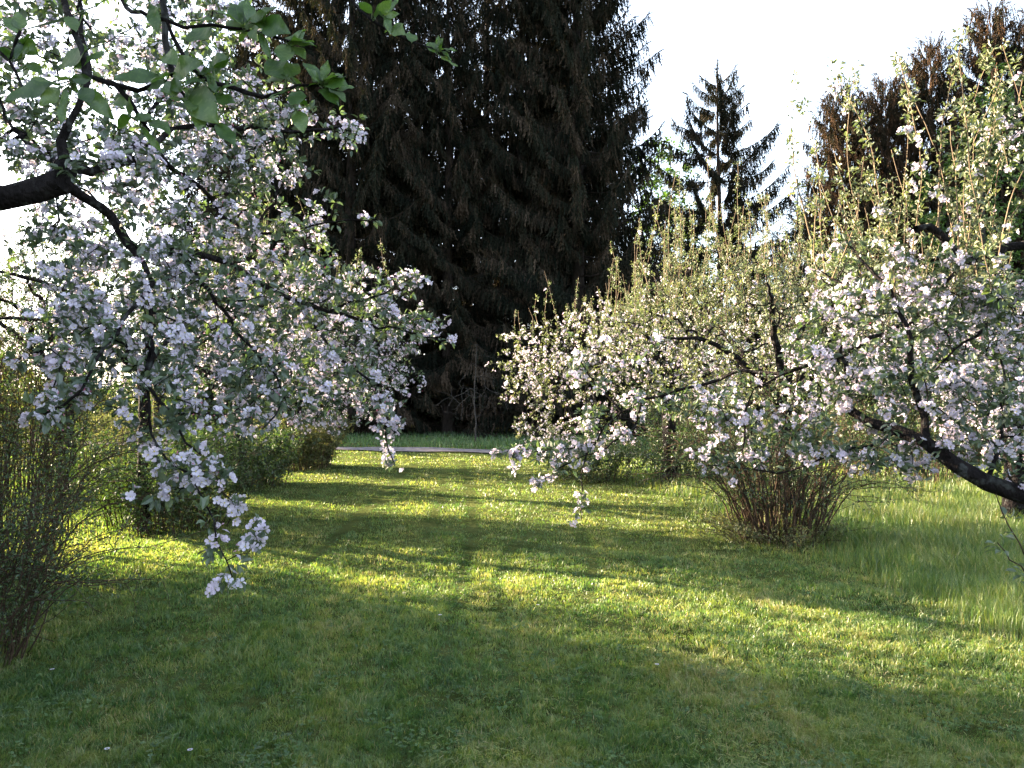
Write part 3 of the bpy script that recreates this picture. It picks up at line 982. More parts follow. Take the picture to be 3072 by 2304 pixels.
R_ = spruce_parts(21, 4.6, 1.0, 41, brown=0.5, dz=0.36, slope=(-0.3, 0.6), curl=0.3, prof=0.5)
GB = 'brown lit spruces at the right edge'
obR = spruce(X(845, 46), 46.0, 'brown spruce left of the others at the right, low rounded top', R_, GB, mat=M_NEEDLE_BROWN, rot=0.3, sc=(.95, .95, 1.0))
spruce(X(893, 46), 46.5, 'brown spruce with two tops behind the water sprouts', obR, GB, rot=1.7, sc=(.9, .9, 1.04))
spruce(X(935, 46), 46.0, 'brown spruce rising above the bright green tree', obR, GB, rot=2.9, sc=(.95, .95, 1.14))
spruce(X(985, 46), 45.0, 'tallest brown spruce near the right edge of the photo', obR, GB, rot=4.1, sc=(1, 1, 1.22))
spruce(X(1035, 46), 45.0, 'brown spruce cut by the right edge', obR, GB, rot=5.0, sc=(1, 1, 1.2))
spruce(X(800, 44), 44.0, 'dark low spruce with a long bough reaching left to the lone spruce', obC, GB, rot=5.0, sc=(1.1, 1.1, 0.52))


for k, (x, y, w) in enumerate([(-33.5, 39.8, 'nearest'), (-37.5, 45, 'second'), (-42, 51, 'third'), (-47, 57.5, 'farthest')]):  # unseen spruces, added so their shadow darkens the grass behind the path
    spruce(x, y, '%s of the four spruces added for shade beyond the left edge' % w, obA, 'unseen shade spruces beyond the left edge', rot=k * 1.1, sc=(1.15, 1.15, 0.75))

# ------------------------------------------------------------------ broad leaved background trees
def leaf_tree(name, x, y, H, crown, label, mat, seed, nt=350, leaf=(0.10, 0.17), per=(5, 9), step=0.35, spacing=0.22, group=None, trunk_r=0.16):
    root = empty(name, (x, y, 0), label, 'tree', group)
    sk = Skel(seed); rng = sk.rng
    sk.path([(x, y, -0.1), (x + .1, y, H * .3), (x, y, H * .62), (x + .1, y, H * .9)], trunk_r, 0.03, step=0.4)
    tg = []
    for (dx, dy, z, rx, ry, rz) in crown:
        tg.append(ball(rng, int(nt * rx * rz / sum(c[3] * c[5] for c in crown)), (x + dx, y + dy, z), rx, ry, rz, 0.45))
    sk.grow(np.concatenate(tg), step=step, sag=-0.05, first=2)
    sk.finish(0.006)
    C, A, _ = spurs(sk, rng, spacing, 0.04)
    mb = MB(); V, T = sk.tubes(np.ones(sk.n, bool), 5); mb.add(V, T); mb.build('trunk', M_GREY_TWIG, root, True)
    C = C + rng.normal(0, 0.10, C.shape)
    lm = MB(); add_leaves(lm, rng, C, A, per, leaf, True, 1.2); lm.build('crown', mat, root)
    return root


leaf_tree('maple_tree', X(985, 27), 27, 14.2, [(.5, 0, 11.6, 2.0, 2.2, 2.4), (-.6, 0, 9.0, 2.2, 2.4, 2.2), (-1.0, 0, 6.8, 2.3, 2.2, 2.0), (1.8, 0, 8, 3, 2.5, 3), (0, 0, 4.5, 4.0, 2.6, 2.2)],
          'fresh green leafy tree in front of the brown spruces', M_GREEN_LEAF, 51, nt=850)
leaf_tree('maple_tree', X(670, 48), 48, 19.5, [(-.4, 0, 16.2, 2.6, 2.2, 2.9), (.2, 0, 12.6, 3.4, 2.7, 3.2), (.8, 0, 9, 3.8, 2.7, 3.6)],
          'pale green leafy tree glimpsed between the dark row and the lone spruce', M_GREEN_LEAF, 52, nt=900, leaf=(0.16, 0.28), step=0.5, spacing=0.22)
leaf_tree('maple_tree', X(900, 30), 30, 6, [(0, 0, 4.2, 3.5, 2.0, 1.8), (0, 0, 2.2, 3.5, 2, 1.5)],
          'low dark green tree behind the right apple trees', M_GREEN_LEAF, 53, nt=350)

# far hedgerows that close the horizon
tl = MB(); rt2 = np.random.RandomState(91)
for (x0, y0, x1, y1, hh, cnt) in [(-140, 60, -40, 95, 7, 26000), (-45, 95, 120, 110, 9, 26000), (40, 60, 130, 40, 8, 14000), (-30, 62, 60, 66, 3.5, 14000)]:
    t = rt2.rand(cnt); 
    hp = hh * (0.72 + 0.28 * noise2(t * np.hypot(x1 - x0, y1 - y0), t * 0, 9))
    C = np.stack([x0 + (x1 - x0) * t + rt2.normal(0, 1, cnt), y0 + (y1 - y0) * t + rt2.normal(0, 1.5, cnt), hp * rt2.rand(cnt) ** .8], 1)
    V, T = scatter(LEAF2_V, LEAF2_T, C, rt2.normal(0, 1, (cnt, 3)), rt2.normal(0, 1, (cnt, 3)), rt2.uniform(0.35, 0.8, cnt))
    tl.add(V, T, np.repeat(np.clip(rt2.normal(.5, .25, cnt), 0, 1), 2))
tag(tl.build('treeline', M_SHRUB_LEAF), 'far low hedgerows along the horizon behind the orchard', 'hedgerow', kind='stuff')

# dark undergrowth under the spruces, and hedges that close the view
for k, (px, d, h, w) in enumerate([(300, 35, 2.6, 3.0), (370, 36, 2.2, 3), (430, 37, 2.4, 3), (520, 36, 2.6, 3), (585, 35.5, 2.4, 3), (650, 37, 3.0, 3), (720, 39, 3.0, 3.2), (790, 40, 3.2, 3.2)]):
    shrub('undergrowth_shrub', (X(px, d), d, 0), ['dark shrub at the left foot of the spruce row', 'dark shrub under the brownish spruce', 'dark shrub below the sky gaps of the spruce row', 'dark shrub between the spruce trunks behind the bare sapling',
          'dark shrub at the foot of the rightmost tall spruce', 'dark shrub under the pale green tree', 'dark shrub below the lone spruce', 'dark shrub right of the lone spruce'][k],
          60 + k, 60, w * .55, h, rbase=w * .5, lean=0.4, twigs=6, leaf=(0.09, 0.16), spacing=0.14, lper=(2, 4), r0=0.02, group='shrubs under the spruces', step=0.3)

# ------------------------------------------------------------------ apple trees
# bright blossom clusters that stand out singly
EXA = [(x_, y_, 2.75) for x_, y_ in [(69, 301), (79, 306), (75, 326), (103, 330), (73, 353), (70, 364), (51, 381), (46, 402), (83, 404), (99, 388), (133, 409), (125, 416), (25, 426), (66, 426), (156, 328), (184, 335), (169, 344)]]
EXA += [(x_, y_, 2.65) for x_, y_ in [(154, 454), (199, 456), (209, 451), (207, 469), (162, 472), (159, 492), (171, 495), (197, 482), (216, 480), (230, 499), (239, 505), (236, 512), (229, 519), (138, 501)]]
EXA += [(228, 583, 2.47), (233, 580, 2.47), (224, 585, 2.47), (243, 551, 2.5), (255, 530, 2.55), (213, 545, 2.5)]
EXA += [(x_, y_, 3.2) for x_, y_ in [(244, 429), (234, 437), (254, 422), (279, 366), (239, 378), (281, 394)]]
EXA += [(x_, y_, 3.68) for x_, y_ in [(386, 418), (391, 425), (400, 430), (396, 462), (393, 458), (375, 398), (378, 377)]]
EXA += [(x_, y_, 4.2) for x_, y_ in [(411, 280), (405, 276), (379, 298), (430, 320), (441, 318), (455, 345), (360, 126), (345, 122)]]
EXN = [(x_, y_, 3.95) for x_, y_ in [(914, 303), (917, 297), (822, 315), (841, 292), (850, 373), (867, 375), (885, 379), (917, 352), (923, 359), (952, 359), (968, 357), (923, 393), (892, 400), (841, 457), (852, 451), (861, 469), (899, 471), (879, 437)]]
EXN += [(x_, y_, 3.7) for x_, y_ in [(916, 484), (934, 476), (943, 453), (992, 462), (1008, 453), (1022, 447)]]
EXN += [(x_, y_, 4.2) for x_, y_ in [(818, 419), (805, 406), (751, 417), (740, 420), (722, 438), (765, 456), (762, 466), (789, 458), (807, 460), (720, 466), (733, 476), (689, 456), (700, 452), (700, 471), (716, 442), (743, 418)]]
EXN += [(x_, y_, 4.75) for x_, y_ in [(577, 358), (608, 340), (600, 387), (620, 364), (640, 364), (658, 340), (588, 420), (579, 424), (575, 436), (586, 447), (564, 454), (557, 460), (535, 483), (541, 480), (548, 478), (512, 454), (496, 453), (515, 463), (507, 467), (582, 496), (584, 501), (581, 512), (578, 520)]]
# left foreground tree, limb from the left edge
gA = [
    ([(-3.3, 3.1, -0.1), (-3.2, 3.2, 0.8), (-3.0, 3.2, 1.7), P(-60, 202, 3.0), P(0, 196, 3.0), P(36, 190, 3.0), P(62, 182, 3.0), P(70, 168, 3.05)], 0.12, 0.045),
    ([P(70, 170, 3.05), P(66, 140, 3.1), P(90, 90, 3.1), P(84, 40, 3.2), P(70, -20, 3.2)], 0.022, 0.008),
    ([P(70, 172, 3.05), P(100, 175, 3.3), P(132, 166, 3.4), P(155, 148, 3.4), P(195, 131, 3.5), P(240, 128, 3.6), P(300, 130, 3.7), P(352, 125, 3.7)], 0.022, 0.005),
    ([P(70, 178, 3.05), P(110, 215, 3.2), P(128, 245, 3.2), P(148, 275, 3.1), P(152, 292, 3.0), P(135, 315, 2.9), P(120, 340, 2.8), P(104, 366, 2.7), P(80, 395, 2.6), P(48, 420, 2.6)], 0.019, 0.004),
    ([P(152, 290, 3.0), P(148, 330, 3.0), P(152, 370, 2.9), P(163, 396, 2.8), P(178, 425, 2.75), P(192, 455, 2.7)], 0.015, 0.004),
    ([P(148, 350, 3.0), P(150, 420, 2.8), P(166, 461, 2.7), P(189, 470, 2.65), P(204, 488, 2.6), P(212, 515, 2.55), P(220, 540, 2.5), P(227, 556, 2.5), P(229, 574, 2.48)], 0.008, 0.003),
    ([P(128, 245, 3.2), P(180, 250, 3.5), P(230, 262, 3.7), P(290, 300, 3.9), P(334, 314, 4.1), P(379, 326, 4.3), P(430, 338, 4.4), P(452, 343, 4.4)], 0.022, 0.004),
    ([P(334, 314, 4.1), P(372, 300, 4.1), P(395, 288, 4.1), P(414, 277, 4.1)], 0.008, 0.003),
    ([P(290, 300, 3.9), P(330, 345, 3.9), P(365, 375, 3.8), P(383, 403, 3.7), P(387, 432, 3.65), P(391, 458, 3.6)], 0.010, 0.003),
    ([P(180, 250, 3.5), P(215, 300, 3.5), P(234, 330, 3.4), P(247, 342, 3.4), P(268, 365, 3.3), P(285, 400, 3.2), P(262, 432, 3.1)], 0.014, 0.004),
    ([P(155, 148, 3.4), P(200, 190, 3.8), P(250, 230, 4.1), P(310, 225, 4.2), P(345, 220, 4.2), P(376, 226, 4.2)], 0.014, 0.004),
    ([P(132, 166, 3.4), P(150, 110, 3.7), P(190, 60, 3.9), P(215, 0, 4.0)], 0.014, 0.005),
    ([P(70, 172, 3.05), P(40, 150, 3.6), P(10, 120, 3.8), P(-20, 60, 3.9)], 0.015, 0.005),
]
vA = [
    (P(110, 80, 3.7), .62, .8, .50, 1.0), (P(30, 130, 3.8), .5, .7, .45, .7), (P(200, 110, 3.9), .55, .7, .5, .9), (P(215, 40, 4.1), .30, .6, .4, .4),
    (P(150, 205, 3.6), .55, .7, .40, 1.2), (P(250, 190, 4.0), .45, .6, .42, .8), (P(60, 235, 3.7), .35, .6, .18, .25),
    (P(165, 290, 3.3), .50, .6, .35, 1.2), (P(250, 290, 3.8), .50, .6, .35, 1.1), (P(330, 290, 4.2), .38, .5, .22, .7), (P(390, 325, 4.4), .33, .4, .13, .5),
    (P(160, 360, 3.0), .40, .5, .24, .6), (P(260, 375, 3.5), .45, .5, .28, 1.0), (P(335, 365, 3.9), .30, .4, .26, .6),
    (P(75, 345, 2.9), .18, .3, .32, .35), (P(60, 410, 2.7), .14, .2, .07, .12), (P(195, 430, 2.8), .25, .3, .12, .10), (P(165, 480, 2.7), .12, .12, .1, .04),
    (P(150, 120, 5.2), 1.3, .9, 1.1, 1.6), (P(230, 250, 5.4), 1.0, .8, .9, 1.2), (P(60, 60, 5.2), 1.1, .9, .9, .7), (P(120, 270, 5.2), .8, .7, .7, .6),
    (P(383, 415, 3.7), .06, .1, .13, .10), (P(345, 140, 3.7), .10, .2, .06, .08), (P(410, 290, 4.1), .1, .1, .08, .08),
]
apple_tree('apple_tree', (-3.3, 3.1, 0), 'large white blossoming apple tree reaching in from the left on a thick dark limb', gA, vA, 1750, 101, flower=0.40,
           step=0.06, spacing=0.066, leaf=(0.025, 0.055), lper=(4, 8), fper=(4, 7), fsize=(0.0145, 0.020), pink=0.22, rmax=0.009, buds=0.17, rt=0.0017, extra=EXA)

# right foreground tree, limb from the right edge
gN = [
    ([(3.9, 3.6, -0.1), (3.6, 3.6, 0.5), (3.0, 3.55, 0.85), P(1075, 512, 3.5), P(1024, 497, 3.5), P(988, 483, 3.55), P(955, 467, 3.6), P(926, 444, 3.7), P(900, 430, 3.8), P(870, 421, 3.9), P(853, 411, 4.0)], 0.10, 0.022),
    ([P(926, 444, 3.7), P(915, 390, 3.8), P(906, 340, 3.8), P(897, 312, 3.85), P(886, 285, 3.9), P(872, 268, 4.0), P(850, 240, 4.1)], 0.02, 0.006),
    ([P(853, 411, 4.0), P(846, 380, 4.1), P(840, 355, 4.1), P(845, 335, 4.1), P(835, 310, 4.2)], 0.012, 0.005),
    ([P(838, 356, 4.1), P(814, 366, 4.15), P(782, 379, 4.2), P(757, 390, 4.2), P(747, 410, 4.2), P(746, 448, 4.2)], 0.010, 0.003),
    ([P(782, 379, 4.2), P(740, 375, 4.4), P(720, 380, 4.5), P(684, 389, 4.6), P(648, 402, 4.7), P(622, 413, 4.8), P(597, 440, 4.8), P(582, 463, 4.8), P(580, 490, 4.8), P(579, 520, 4.8)], 0.013, 0.003),
    ([P(622, 413, 4.8), P(597, 387, 4.9), P(580, 364, 4.9), P(571, 337, 4.9)], 0.007, 0.003),
    ([P(648, 402, 4.7), P(633, 425, 4.7), P(611, 442, 4.7), P(575, 464, 4.7), P(548, 478, 4.7), P(528, 486, 4.7)], 0.007, 0.003),
    ([P(597, 440, 4.8), P(570, 447, 4.8), P(540, 451, 4.8), P(512, 452, 4.8), P(493, 456, 4.8)], 0.006, 0.003),
    ([P(900, 430, 3.8), P(870, 445, 3.8), P(820, 455, 3.9), P(780, 470, 4.0), P(735, 465, 4.1), P(705, 468, 4.2)], 0.008, 0.003),
    ([P(1200, 262, 4.0), P(1100, 230, 3.9), P(1023, 244, 3.9), P(996, 254, 3.9), P(968, 262, 3.9), P(950, 243, 3.9), P(932, 226, 3.9), P(918, 232, 3.9)], 0.035, 0.02),
    ([P(996, 254, 3.9), P(1000, 300, 3.9), P(985, 330, 3.9), P(960, 350, 3.8), P(930, 380, 3.8)], 0.012, 0.004),
    ([P(968, 262, 3.9), P(930, 290, 4.0), P(900, 300, 4.1), P(850, 290, 4.2), P(815, 270, 4.3)], 0.011, 0.004),
    ([P(988, 483, 3.55), P(1000, 440, 3.7), P(1010, 400, 3.8), P(1000, 360, 3.9)], 0.013, 0.005),
    ([P(1040, 235, 3.9), P(1035, 180, 3.9), P(1020, 120, 3.9), P(1010, 60, 3.9)], 0.012, 0.005),
]
gN[0][0][0:0] = []
vN = [
    (P(890, 300, 4.1), .42, .5, .30, .9), (P(960, 300, 3.9), .35, .5, .25, .8), (P(840, 270, 4.4), .18, .4, .22, .2), (P(1010, 330, 3.9), .25, .4, .35, .6),
    (P(900, 380, 3.9), .45, .5, .28, 1.3), (P(980, 410, 3.7), .30, .4, .22, .7), (P(820, 370, 4.2), .25, .4, .25, .5), (P(880, 450, 3.8), .35, .3, .14, .5),
    (P(790, 430, 4.2), .28, .4, .18, .5), (P(720, 410, 4.4), .35, .4, .17, .28), (P(650, 400, 4.7), .35, .4, .16, .16), (P(600, 425, 4.8), .28, .35, .14, .18),
    (P(560, 455, 4.8), .22, .25, .08, .25), (P(515, 453, 4.8), .13, .12, .03, .08), (P(579, 500, 4.8), .035, .05, .13, .12), (P(545, 480, 4.7), .12, .1, .03, .08),
    (P(1005, 470, 3.5), .12, .3, .1, .15), (P(740, 460, 4.2), .18, .2, .06, .15), (P(1020, 120, 3.9), .12, .3, .25, .25), (P(575, 370, 4.9), .1, .15, .15, .12),
]
apple_tree('apple_tree', (3.9, 3.6, 0), 'white blossoming apple tree reaching in from the right edge on a sloping dark limb', gN, vN, 950, 102, flower=0.37,
           step=0.065, spacing=0.07, leaf=(0.028, 0.055), lper=(4, 7), fper=(4, 7), fsize=(0.0155, 0.021), pink=0.25, rmax=0.009, rt=0.0017, extra=EXN,
           sprouts=(40, (0.2, 1.3), 0.19, lambda z: (z[:, 2] > 2.0) & (z[:, 0] > 1.6)))

# second row trees: label, trunk place, crown volumes
def orchard(x, y, h, rad, label, seed, nt, flower, trunk_h=1.4, lean=(0, 0), vols=None, nspr=60, spr=(0.4, 1.0), pink=0.5, leafmat=None, trunk_r=0.14, **kw):
    t = np.array([x, y, 0.0])
    top = np.array([x + lean[0], y + lean[1], trunk_h])
    gd = [([t - (0, 0, .1), t * .5 + top * .5 + np.array([.04, 0, 0]), top], trunk_r, trunk_r * .75)]
    rr = random.Random(seed)
    for k in range(6):
        a = k * math.pi / 3 + rr.uniform(-.4, .4)
        e = top + np.array([math.cos(a) * rad * .75, math.sin(a) * rad * .75, (h - trunk_h) * rr.uniform(.35, .75)])
        mm = top * .5 + e * .5 + np.array([0, 0, (h - trunk_h) * rr.uniform(.05, .25)])
        gd.append(([top, mm, e], trunk_r * .5, 0.015))
    if vols is None:
        vols = [((x + lean[0], y + lean[1], (h + trunk_h) / 2 + .1), rad, rad, (h - trunk_h) / 2 + .25, 1)]
    k2 = dict(step=0.11, spacing=0.085, simple=True, leaf=(0.035, 0.06), fper=(3, 5), fsize=(0.0165, 0.0215), pink=pink, rt=0.0026, rmax=0.014, leafmat=leafmat or M_APPLE_LEAF,
              sprouts=(nspr, spr, 0.12, lambda z: z[:, 2] > h * .68))
    k2.update(kw)
    return apple_tree('apple_tree', (x, y, 0), label, gd, vols, nt, seed, flower=flower, **k2)


g3 = G(668, 486)
orchard(g3[0], g3[1], 3.7, 2.3, 'pale pink apple tree on a short stout trunk at the far end of the lawn', 201, 1650, 0.42, leafmat=M_YOUNG_LEAF, trunk_h=1.5, pink=0.35, trunk_r=0.16,
        vols=[(P(590, 365, 12.5), 1.35, 1.6, .95, 1.6), (P(530, 370, 12.6), .75, 1.0, .85, .8), (P(680, 370, 12.8), 1.3, 1.6, 1.0, 1.4), (P(640, 330, 13.2), 1.5, 1.5, .7, 1.0), (P(545, 430, 12.4), .6, .8, .35, .4), (P(600, 435, 12.6), .7, .8, .4, .4)],
        nspr=75, spr=(0.35, 1.0))
c1 = G(790, 532)
orchard(c1[0] + .1, c1[1] + .5, 3.4, 1.9, 'yellow green apple tree full of upright shoots behind the brown stem clump', 202, 1250, 0.05, trunk_h=1.5, leafmat=M_YOUNG_LEAF, trunk_r=0.12,
        vols=[(P(690, 300, 9.6), .95, 1.2, .60, 1.0), (P(780, 300, 9.2), 1.1, 1.3, .85, 1.4), (P(740, 380, 9.4), 1.1, 1.2, .6, 1.0), (P(860, 330, 9.0), .9, 1.2, .8, .9), (P(620, 330, 10), .5, .8, .4, .3)],
        nspr=120, spr=(0.4, 1.3), pink=0.3)
orchard(6.2, 9.2, 3.3, 2.1, 'apple tree with warm cream blossoms lit by the sun at the right edge', 203, 1700, 0.66, trunk_h=1.2, pink=0.35,
        vols=[(P(985, 350, 8.8), 1.25, 1.5, .8, 1.4), (P(920, 340, 9.5), .8, 1.2, .7, .7), (P(1050, 400, 8.8), 1.2, 1.4, 1.0, .9), (P(1000, 420, 8.6), .7, .9, .5, .5)], nspr=60, spr=(0.4, 1.3))
orchard(5.6, 15.5, 3.8, 2.4, 'farther apple tree between the stout trunk tree and the right edge', 204, 900, 0.3, pink=0.4, leafmat=M_YOUNG_LEAF)

# left row
orchard(-4.45, 8.9, 3.3, 2.3, 'pink white apple tree with a thin dark trunk standing in the left shrub clump', 211, 1450, 0.52, trunk_h=1.9, pink=0.4, trunk_r=0.085,
        vols=[(P(330, 330, 9.0), 1.25, 1.6, .85, 1.3), (P(250, 340, 9.2), 1.2, 1.5, .9, 1.2), (P(150, 330, 9.5), 1.2, 1.5, .9, .9), (P(380, 370, 8.9), .6, .9, .5, .6), (P(300, 410, 9.2), .9, 1, .45, .6)],
        nspr=60)
orchard(-5.1, 13.8, 3.2, 1.6, 'blossoming apple tree above the second dark bush of the left row', 212, 700, 0.5, trunk_h=1.6, pink=0.5)
orchard(-5.3, 18.0, 3.4, 2.0, 'farthest apple tree of the left row, pink tinged crown next to the gravel path', 213, 800, 0.5, pink=0.6,
        vols=[(P(330, 390, 17), 1.6, 1.6, 1.0, 1.0), (P(290, 360, 17.5), 1.9, 1.9, 1.1, 1)])

orchard(-7.0, 11.6, 3.8, 1.7, 'leafy apple tree standing behind the thin trunked one at the left', 214, 900, 0.35, trunk_h=1.6, pink=0.5)
orchard(-9.4, 19.6, 4.8, 2.4, 'larger apple tree far left behind the left row', 215, 900, 0.4, trunk_h=1.6, pink=0.5)

# ------------------------------------------------------------------ shrubs
b = G(160, 528)
shrub('shrub', (b[0], b[1] + .2, 0), 'dense dark shrub clump around the thin trunk in the left row', 301, 150, 1.2, 1.25, rbase=.75, lean=.35, twigs=7, leaf=(0.035, 0.06), spacing=0.06, lper=(2, 4), group='shrubs in the left row', step=0.14)
b = G(232, 487)
shrub('shrub', (b[0], b[1] + .3, 0), 'rounded dark green shrub in the left row, second from the front', 302, 170, 1.0, 1.15, rbase=.85, lean=.3, twigs=8, leaf=(0.04, 0.07), spacing=0.07, lper=(3, 5), group='shrubs in the left row', step=0.16)
b = G(292, 469)
shrub('shrub', (b[0], b[1] + .3, 0), 'rounded shrub with a sunlit top nearest the gravel path', 303, 190, 1.0, 1.3, rbase=.85, lean=.3, twigs=8, leaf=(0.045, 0.07), spacing=0.08, lper=(2, 5), mat=M_YELLOW_LEAF, group='shrubs in the left row', step=0.16)
b = G(15, 585)
shrub('shrub', (b[0] - .3, b[1] + .2, 0), 'dark twiggy shrub at the left edge with arching bare stems', 304, 62, 2.0, 2.5, rbase=.45, lean=.5, twigs=9, leaf=(0.02, 0.035), spacing=0.05, lper=(1, 3), droop=.45, group='twiggy shrubs at the left edge', step=0.12, r0=0.010)
b = G(-25, 660)
shrub('shrub', (b[0] - .1, b[1], 0), 'low dark shrub in the shaded lower left corner', 305, 110, 1.0, 1.3, rbase=.35, lean=.45, twigs=9, leaf=(0.018, 0.03), spacing=0.045, lper=(1, 3), droop=.4, group='twiggy shrubs at the left edge', step=0.09, r0=0.007)
shrub('shrub', (-5.1, 7.3, 0), 'tall open shrub of upright thin stems at the left edge under the thick limb', 309, 60, 1.0, 3.7, rbase=.6, lean=.3, twigs=9, leaf=(0.025, 0.045), spacing=0.16, lper=(1, 3), mat=M_SHRUB_LEAF, group='twiggy shrubs at the left edge', step=0.13, r0=0.010)
shrub('shrub', (-7.9, 12.1, 0), 'very tall open shrub of straight stems seen against the sky below the thick limb', 308, 85, 1.0, 4.9, rbase=.8, lean=.25, twigs=12, leaf=(0.04, 0.065), spacing=0.12, lper=(1, 4), mat=M_YELLOW_LEAF, group='twiggy shrubs at the left edge', step=0.16, r0=0.014)
for k, (x, y, h, lab) in enumerate([(-8.4, 11.0, 1.3, 'sunlit yellow green shrub far left behind the twigs'),
                                    (-7.9, 14.6, 1.9, 'yellow green shrub seen below the left blossoms'), (-10.5, 19.5, 1.8, 'yellow green shrub farther off in the left gap'), (-13.5, 17.5, 1.6, 'light shrub near the left edge beyond the lit grass')]):
    shrub('shrub', (x, y, 0), lab, 311 + k, 45, 1.2, h, rbase=.8, lean=.3, twigs=8, leaf=(0.035, 0.06), spacing=0.13, lper=(1, 4), mat=M_YELLOW_LEAF, group='yellow green shrubs behind the left row', step=0.16, r0=0.01)

# stem clump under the right trees
b = G(785, 541)
shrub('shrub', (b[0], b[1] + .15, 0), 'clump of many bare reddish brown stems fanning up at the right of the lawn', 320, 120, 1.4, 2.0, rbase=.42, lean=.5, twigs=10, leaf=(0.022, 0.04), spacing=0.07, lper=(1, 3), droop=.45, step=0.10, r0=0.012, leaf_from=0.2)
shrub('shrub', (b[0] - .15, b[1] - .1, 0), 'low fringe of small leaves at the foot of the stem clump', 321, 90, .6, .38, rbase=.5, lean=.4, twigs=5, leaf=(0.02, 0.035), spacing=0.035, lper=(2, 3), mat=M_YELLOW_LEAF, step=0.07, r0=0.004)
b = G(668, 486)
shrub('shrub', (b[0] + .7, b[1] + .6, 0), 'green undergrowth beside the stout apple trunk', 322, 110, 1.2, 1.3, rbase=.9, lean=.4, twigs=6, leaf=(0.04, 0.065), spacing=0.07, lper=(2, 4), mat=M_SHRUB_LEAF, step=0.14, r0=0.006)
shrub('shrub', (b[0] - 1.2, b[1] + 1.2, 0), 'low green bush left of the stout apple trunk', 323, 90, 1.0, .9, rbase=.8, lean=.4, twigs=6, leaf=(0.04, 0.065), spacing=0.07, lper=(2, 4), mat=M_SHRUB_LEAF, step=0.14, r0=0.006)
for k, (x, y, h, lab) in enumerate([(8.2, 9.5, 2.4, 'yellow green bush at the right edge below the cream blossoms'), (7.4, 14.0, 2.6, 'sunlit bush behind the right apple trees'), (10.5, 17.0, 3.0, 'leafy bush far right behind the meadow'), (4.8, 19.5, 2.6, 'green bush beyond the stout trunk'), (13.5, 14.5, 3, 'outermost bush at the right')]):
    shrub('shrub', (x, y, 0), lab, 330 + k, 120, 1.5, h, rbase=1.1, lean=.35, twigs=8, leaf=(0.04, 0.07), spacing=0.085, lper=(2, 4), mat=[M_YELLOW_LEAF, M_SHRUB_LEAF][k % 2], group='bushes behind the right row', step=0.16, r0=0.01)

# bare sapling before the spruces
bx, by = X(475, 26.5), 26.5
root = empty('bare_sapling', (bx, by, 0), 'leafless grey sapling with wide thin twigs behind the gravel path', 'sapling')
sk = Skel(77); rng = sk.rng
sk.path([(bx, by, -.1), (bx + .03, by, .8), (bx, by, 1.8), (bx + .05, by, 3.4)], 0.035, 0.008, step=0.15)
sk.grow(np.concatenate([ball(rng, 90, (bx, by, 1.6), 1.8, 1.5, .9), ball(rng, 30, (bx, by, 2.8), .7, .7, .8)]), step=0.16, sag=-0.08, first=3)
sk.finish(0.005); mb = MB(); V, T = sk.tubes(sk.limb[:sk.n] == 0, 4); mb.add(V, T); mb.build('trunk', M_GREY_TWIG, root, True)

# ------------------------------------------------------------------ overhanging branch with big leaves
FD = 1.05
root = empty('apple_tree', (-1.6, -0.5, 0), 'apple tree whose twigs with large green leaves hang close over the upper left', 'apple tree', 'blossoming apple trees of the orchard')
sk = Skel(88); rng = sk.rng
sk.path([(-1.6, -.5, -.1), (-1.5, -.4, 1.0), (-1.35, -.1, 1.9), (-1.0, .5, 2.5), (-.7, 1.0, 2.6)], 0.11, 0.03, limb=0, step=0.1)
S = lambda px, py, d=FD: P(px, py, d)


def tw(pts, r0, r1, limb):
    par = sk.nearest(np.asarray(pts[0], float))
    return sk.path(pts[1:], r0, r1, par=par, limb=limb, step=0.02, wig=0.0012)


tw([(-.9, .7, 2.55), S(40, -120, 1.1), S(62, -10, 1.1), S(70, 20), S(82, 48), S(86, 70), S(116, 83), S(140, 90), S(166, 80)], .0085, .0035, 1)
tw([S(116, 86), S(130, 104), S(141, 122), S(150, 132)], .004, .0018, 1)
tw([S(166, 80), S(182, 92), S(192, 108)], .003, .0016, 1)
tw([(-.8, .8, 2.58), S(95, -120, 1.15), S(121, -4, 1.12), S(146, 15), S(166, 21), S(182, 28), S(212, 27), S(240, 31), S(266, 37), S(290, 44)], .007, .002, 2)
tw([S(166, 21), S(172, 36), S(182, 52), S(200, 76), S(232, 88), S(265, 98), S(284, 91), S(298, 85), S(322, 84)], .006, .002, 2)
tw([(-.7, .9, 2.6), S(150, -110, 1.25), S(162, -4, 1.25), S(165, 24, 1.25), S(167, 50, 1.25), S(170, 75, 1.22)], .0085, .005, 3)
tw([(-.7, 1.0, 2.6), S(300, -110, 1.5), S(345, -12, 1.5), S(362, 12, 1.5), S(385, 28, 1.5), S(412, 42, 1.5), S(434, 50, 1.5), S(450, 52, 1.5)], .006, .002, 4)
tw([(-1.0, .5, 2.5), S(-60, 0, 1.1), S(-14, 40, 1.1), S(6, 60, 1.08), S(20, 84, 1.08), S(30, 96, 1.08)], .005, .002, 5)
tw([S(6, 60, 1.08), S(16, 40, 1.08), S(20, 30, 1.08)], .003, .002, 5)
tw([(-.9, .7, 2.55), S(86, -90, 1.2), S(82, -5, 1.2), S(76, 8, 1.2), S(90, 30, 1.2)], .004, .002, 6)
sk.finish(0.0012)
woods = {}
for k in range(7):
    sel = sk.limb[:sk.n] == k
    mb = MB(); V, T = sk.tubes(sel, 8); mb.add(V, T)
    woods[k] = mb.build('trunk' if k == 0 else 'twig', M_BARK, root, True)


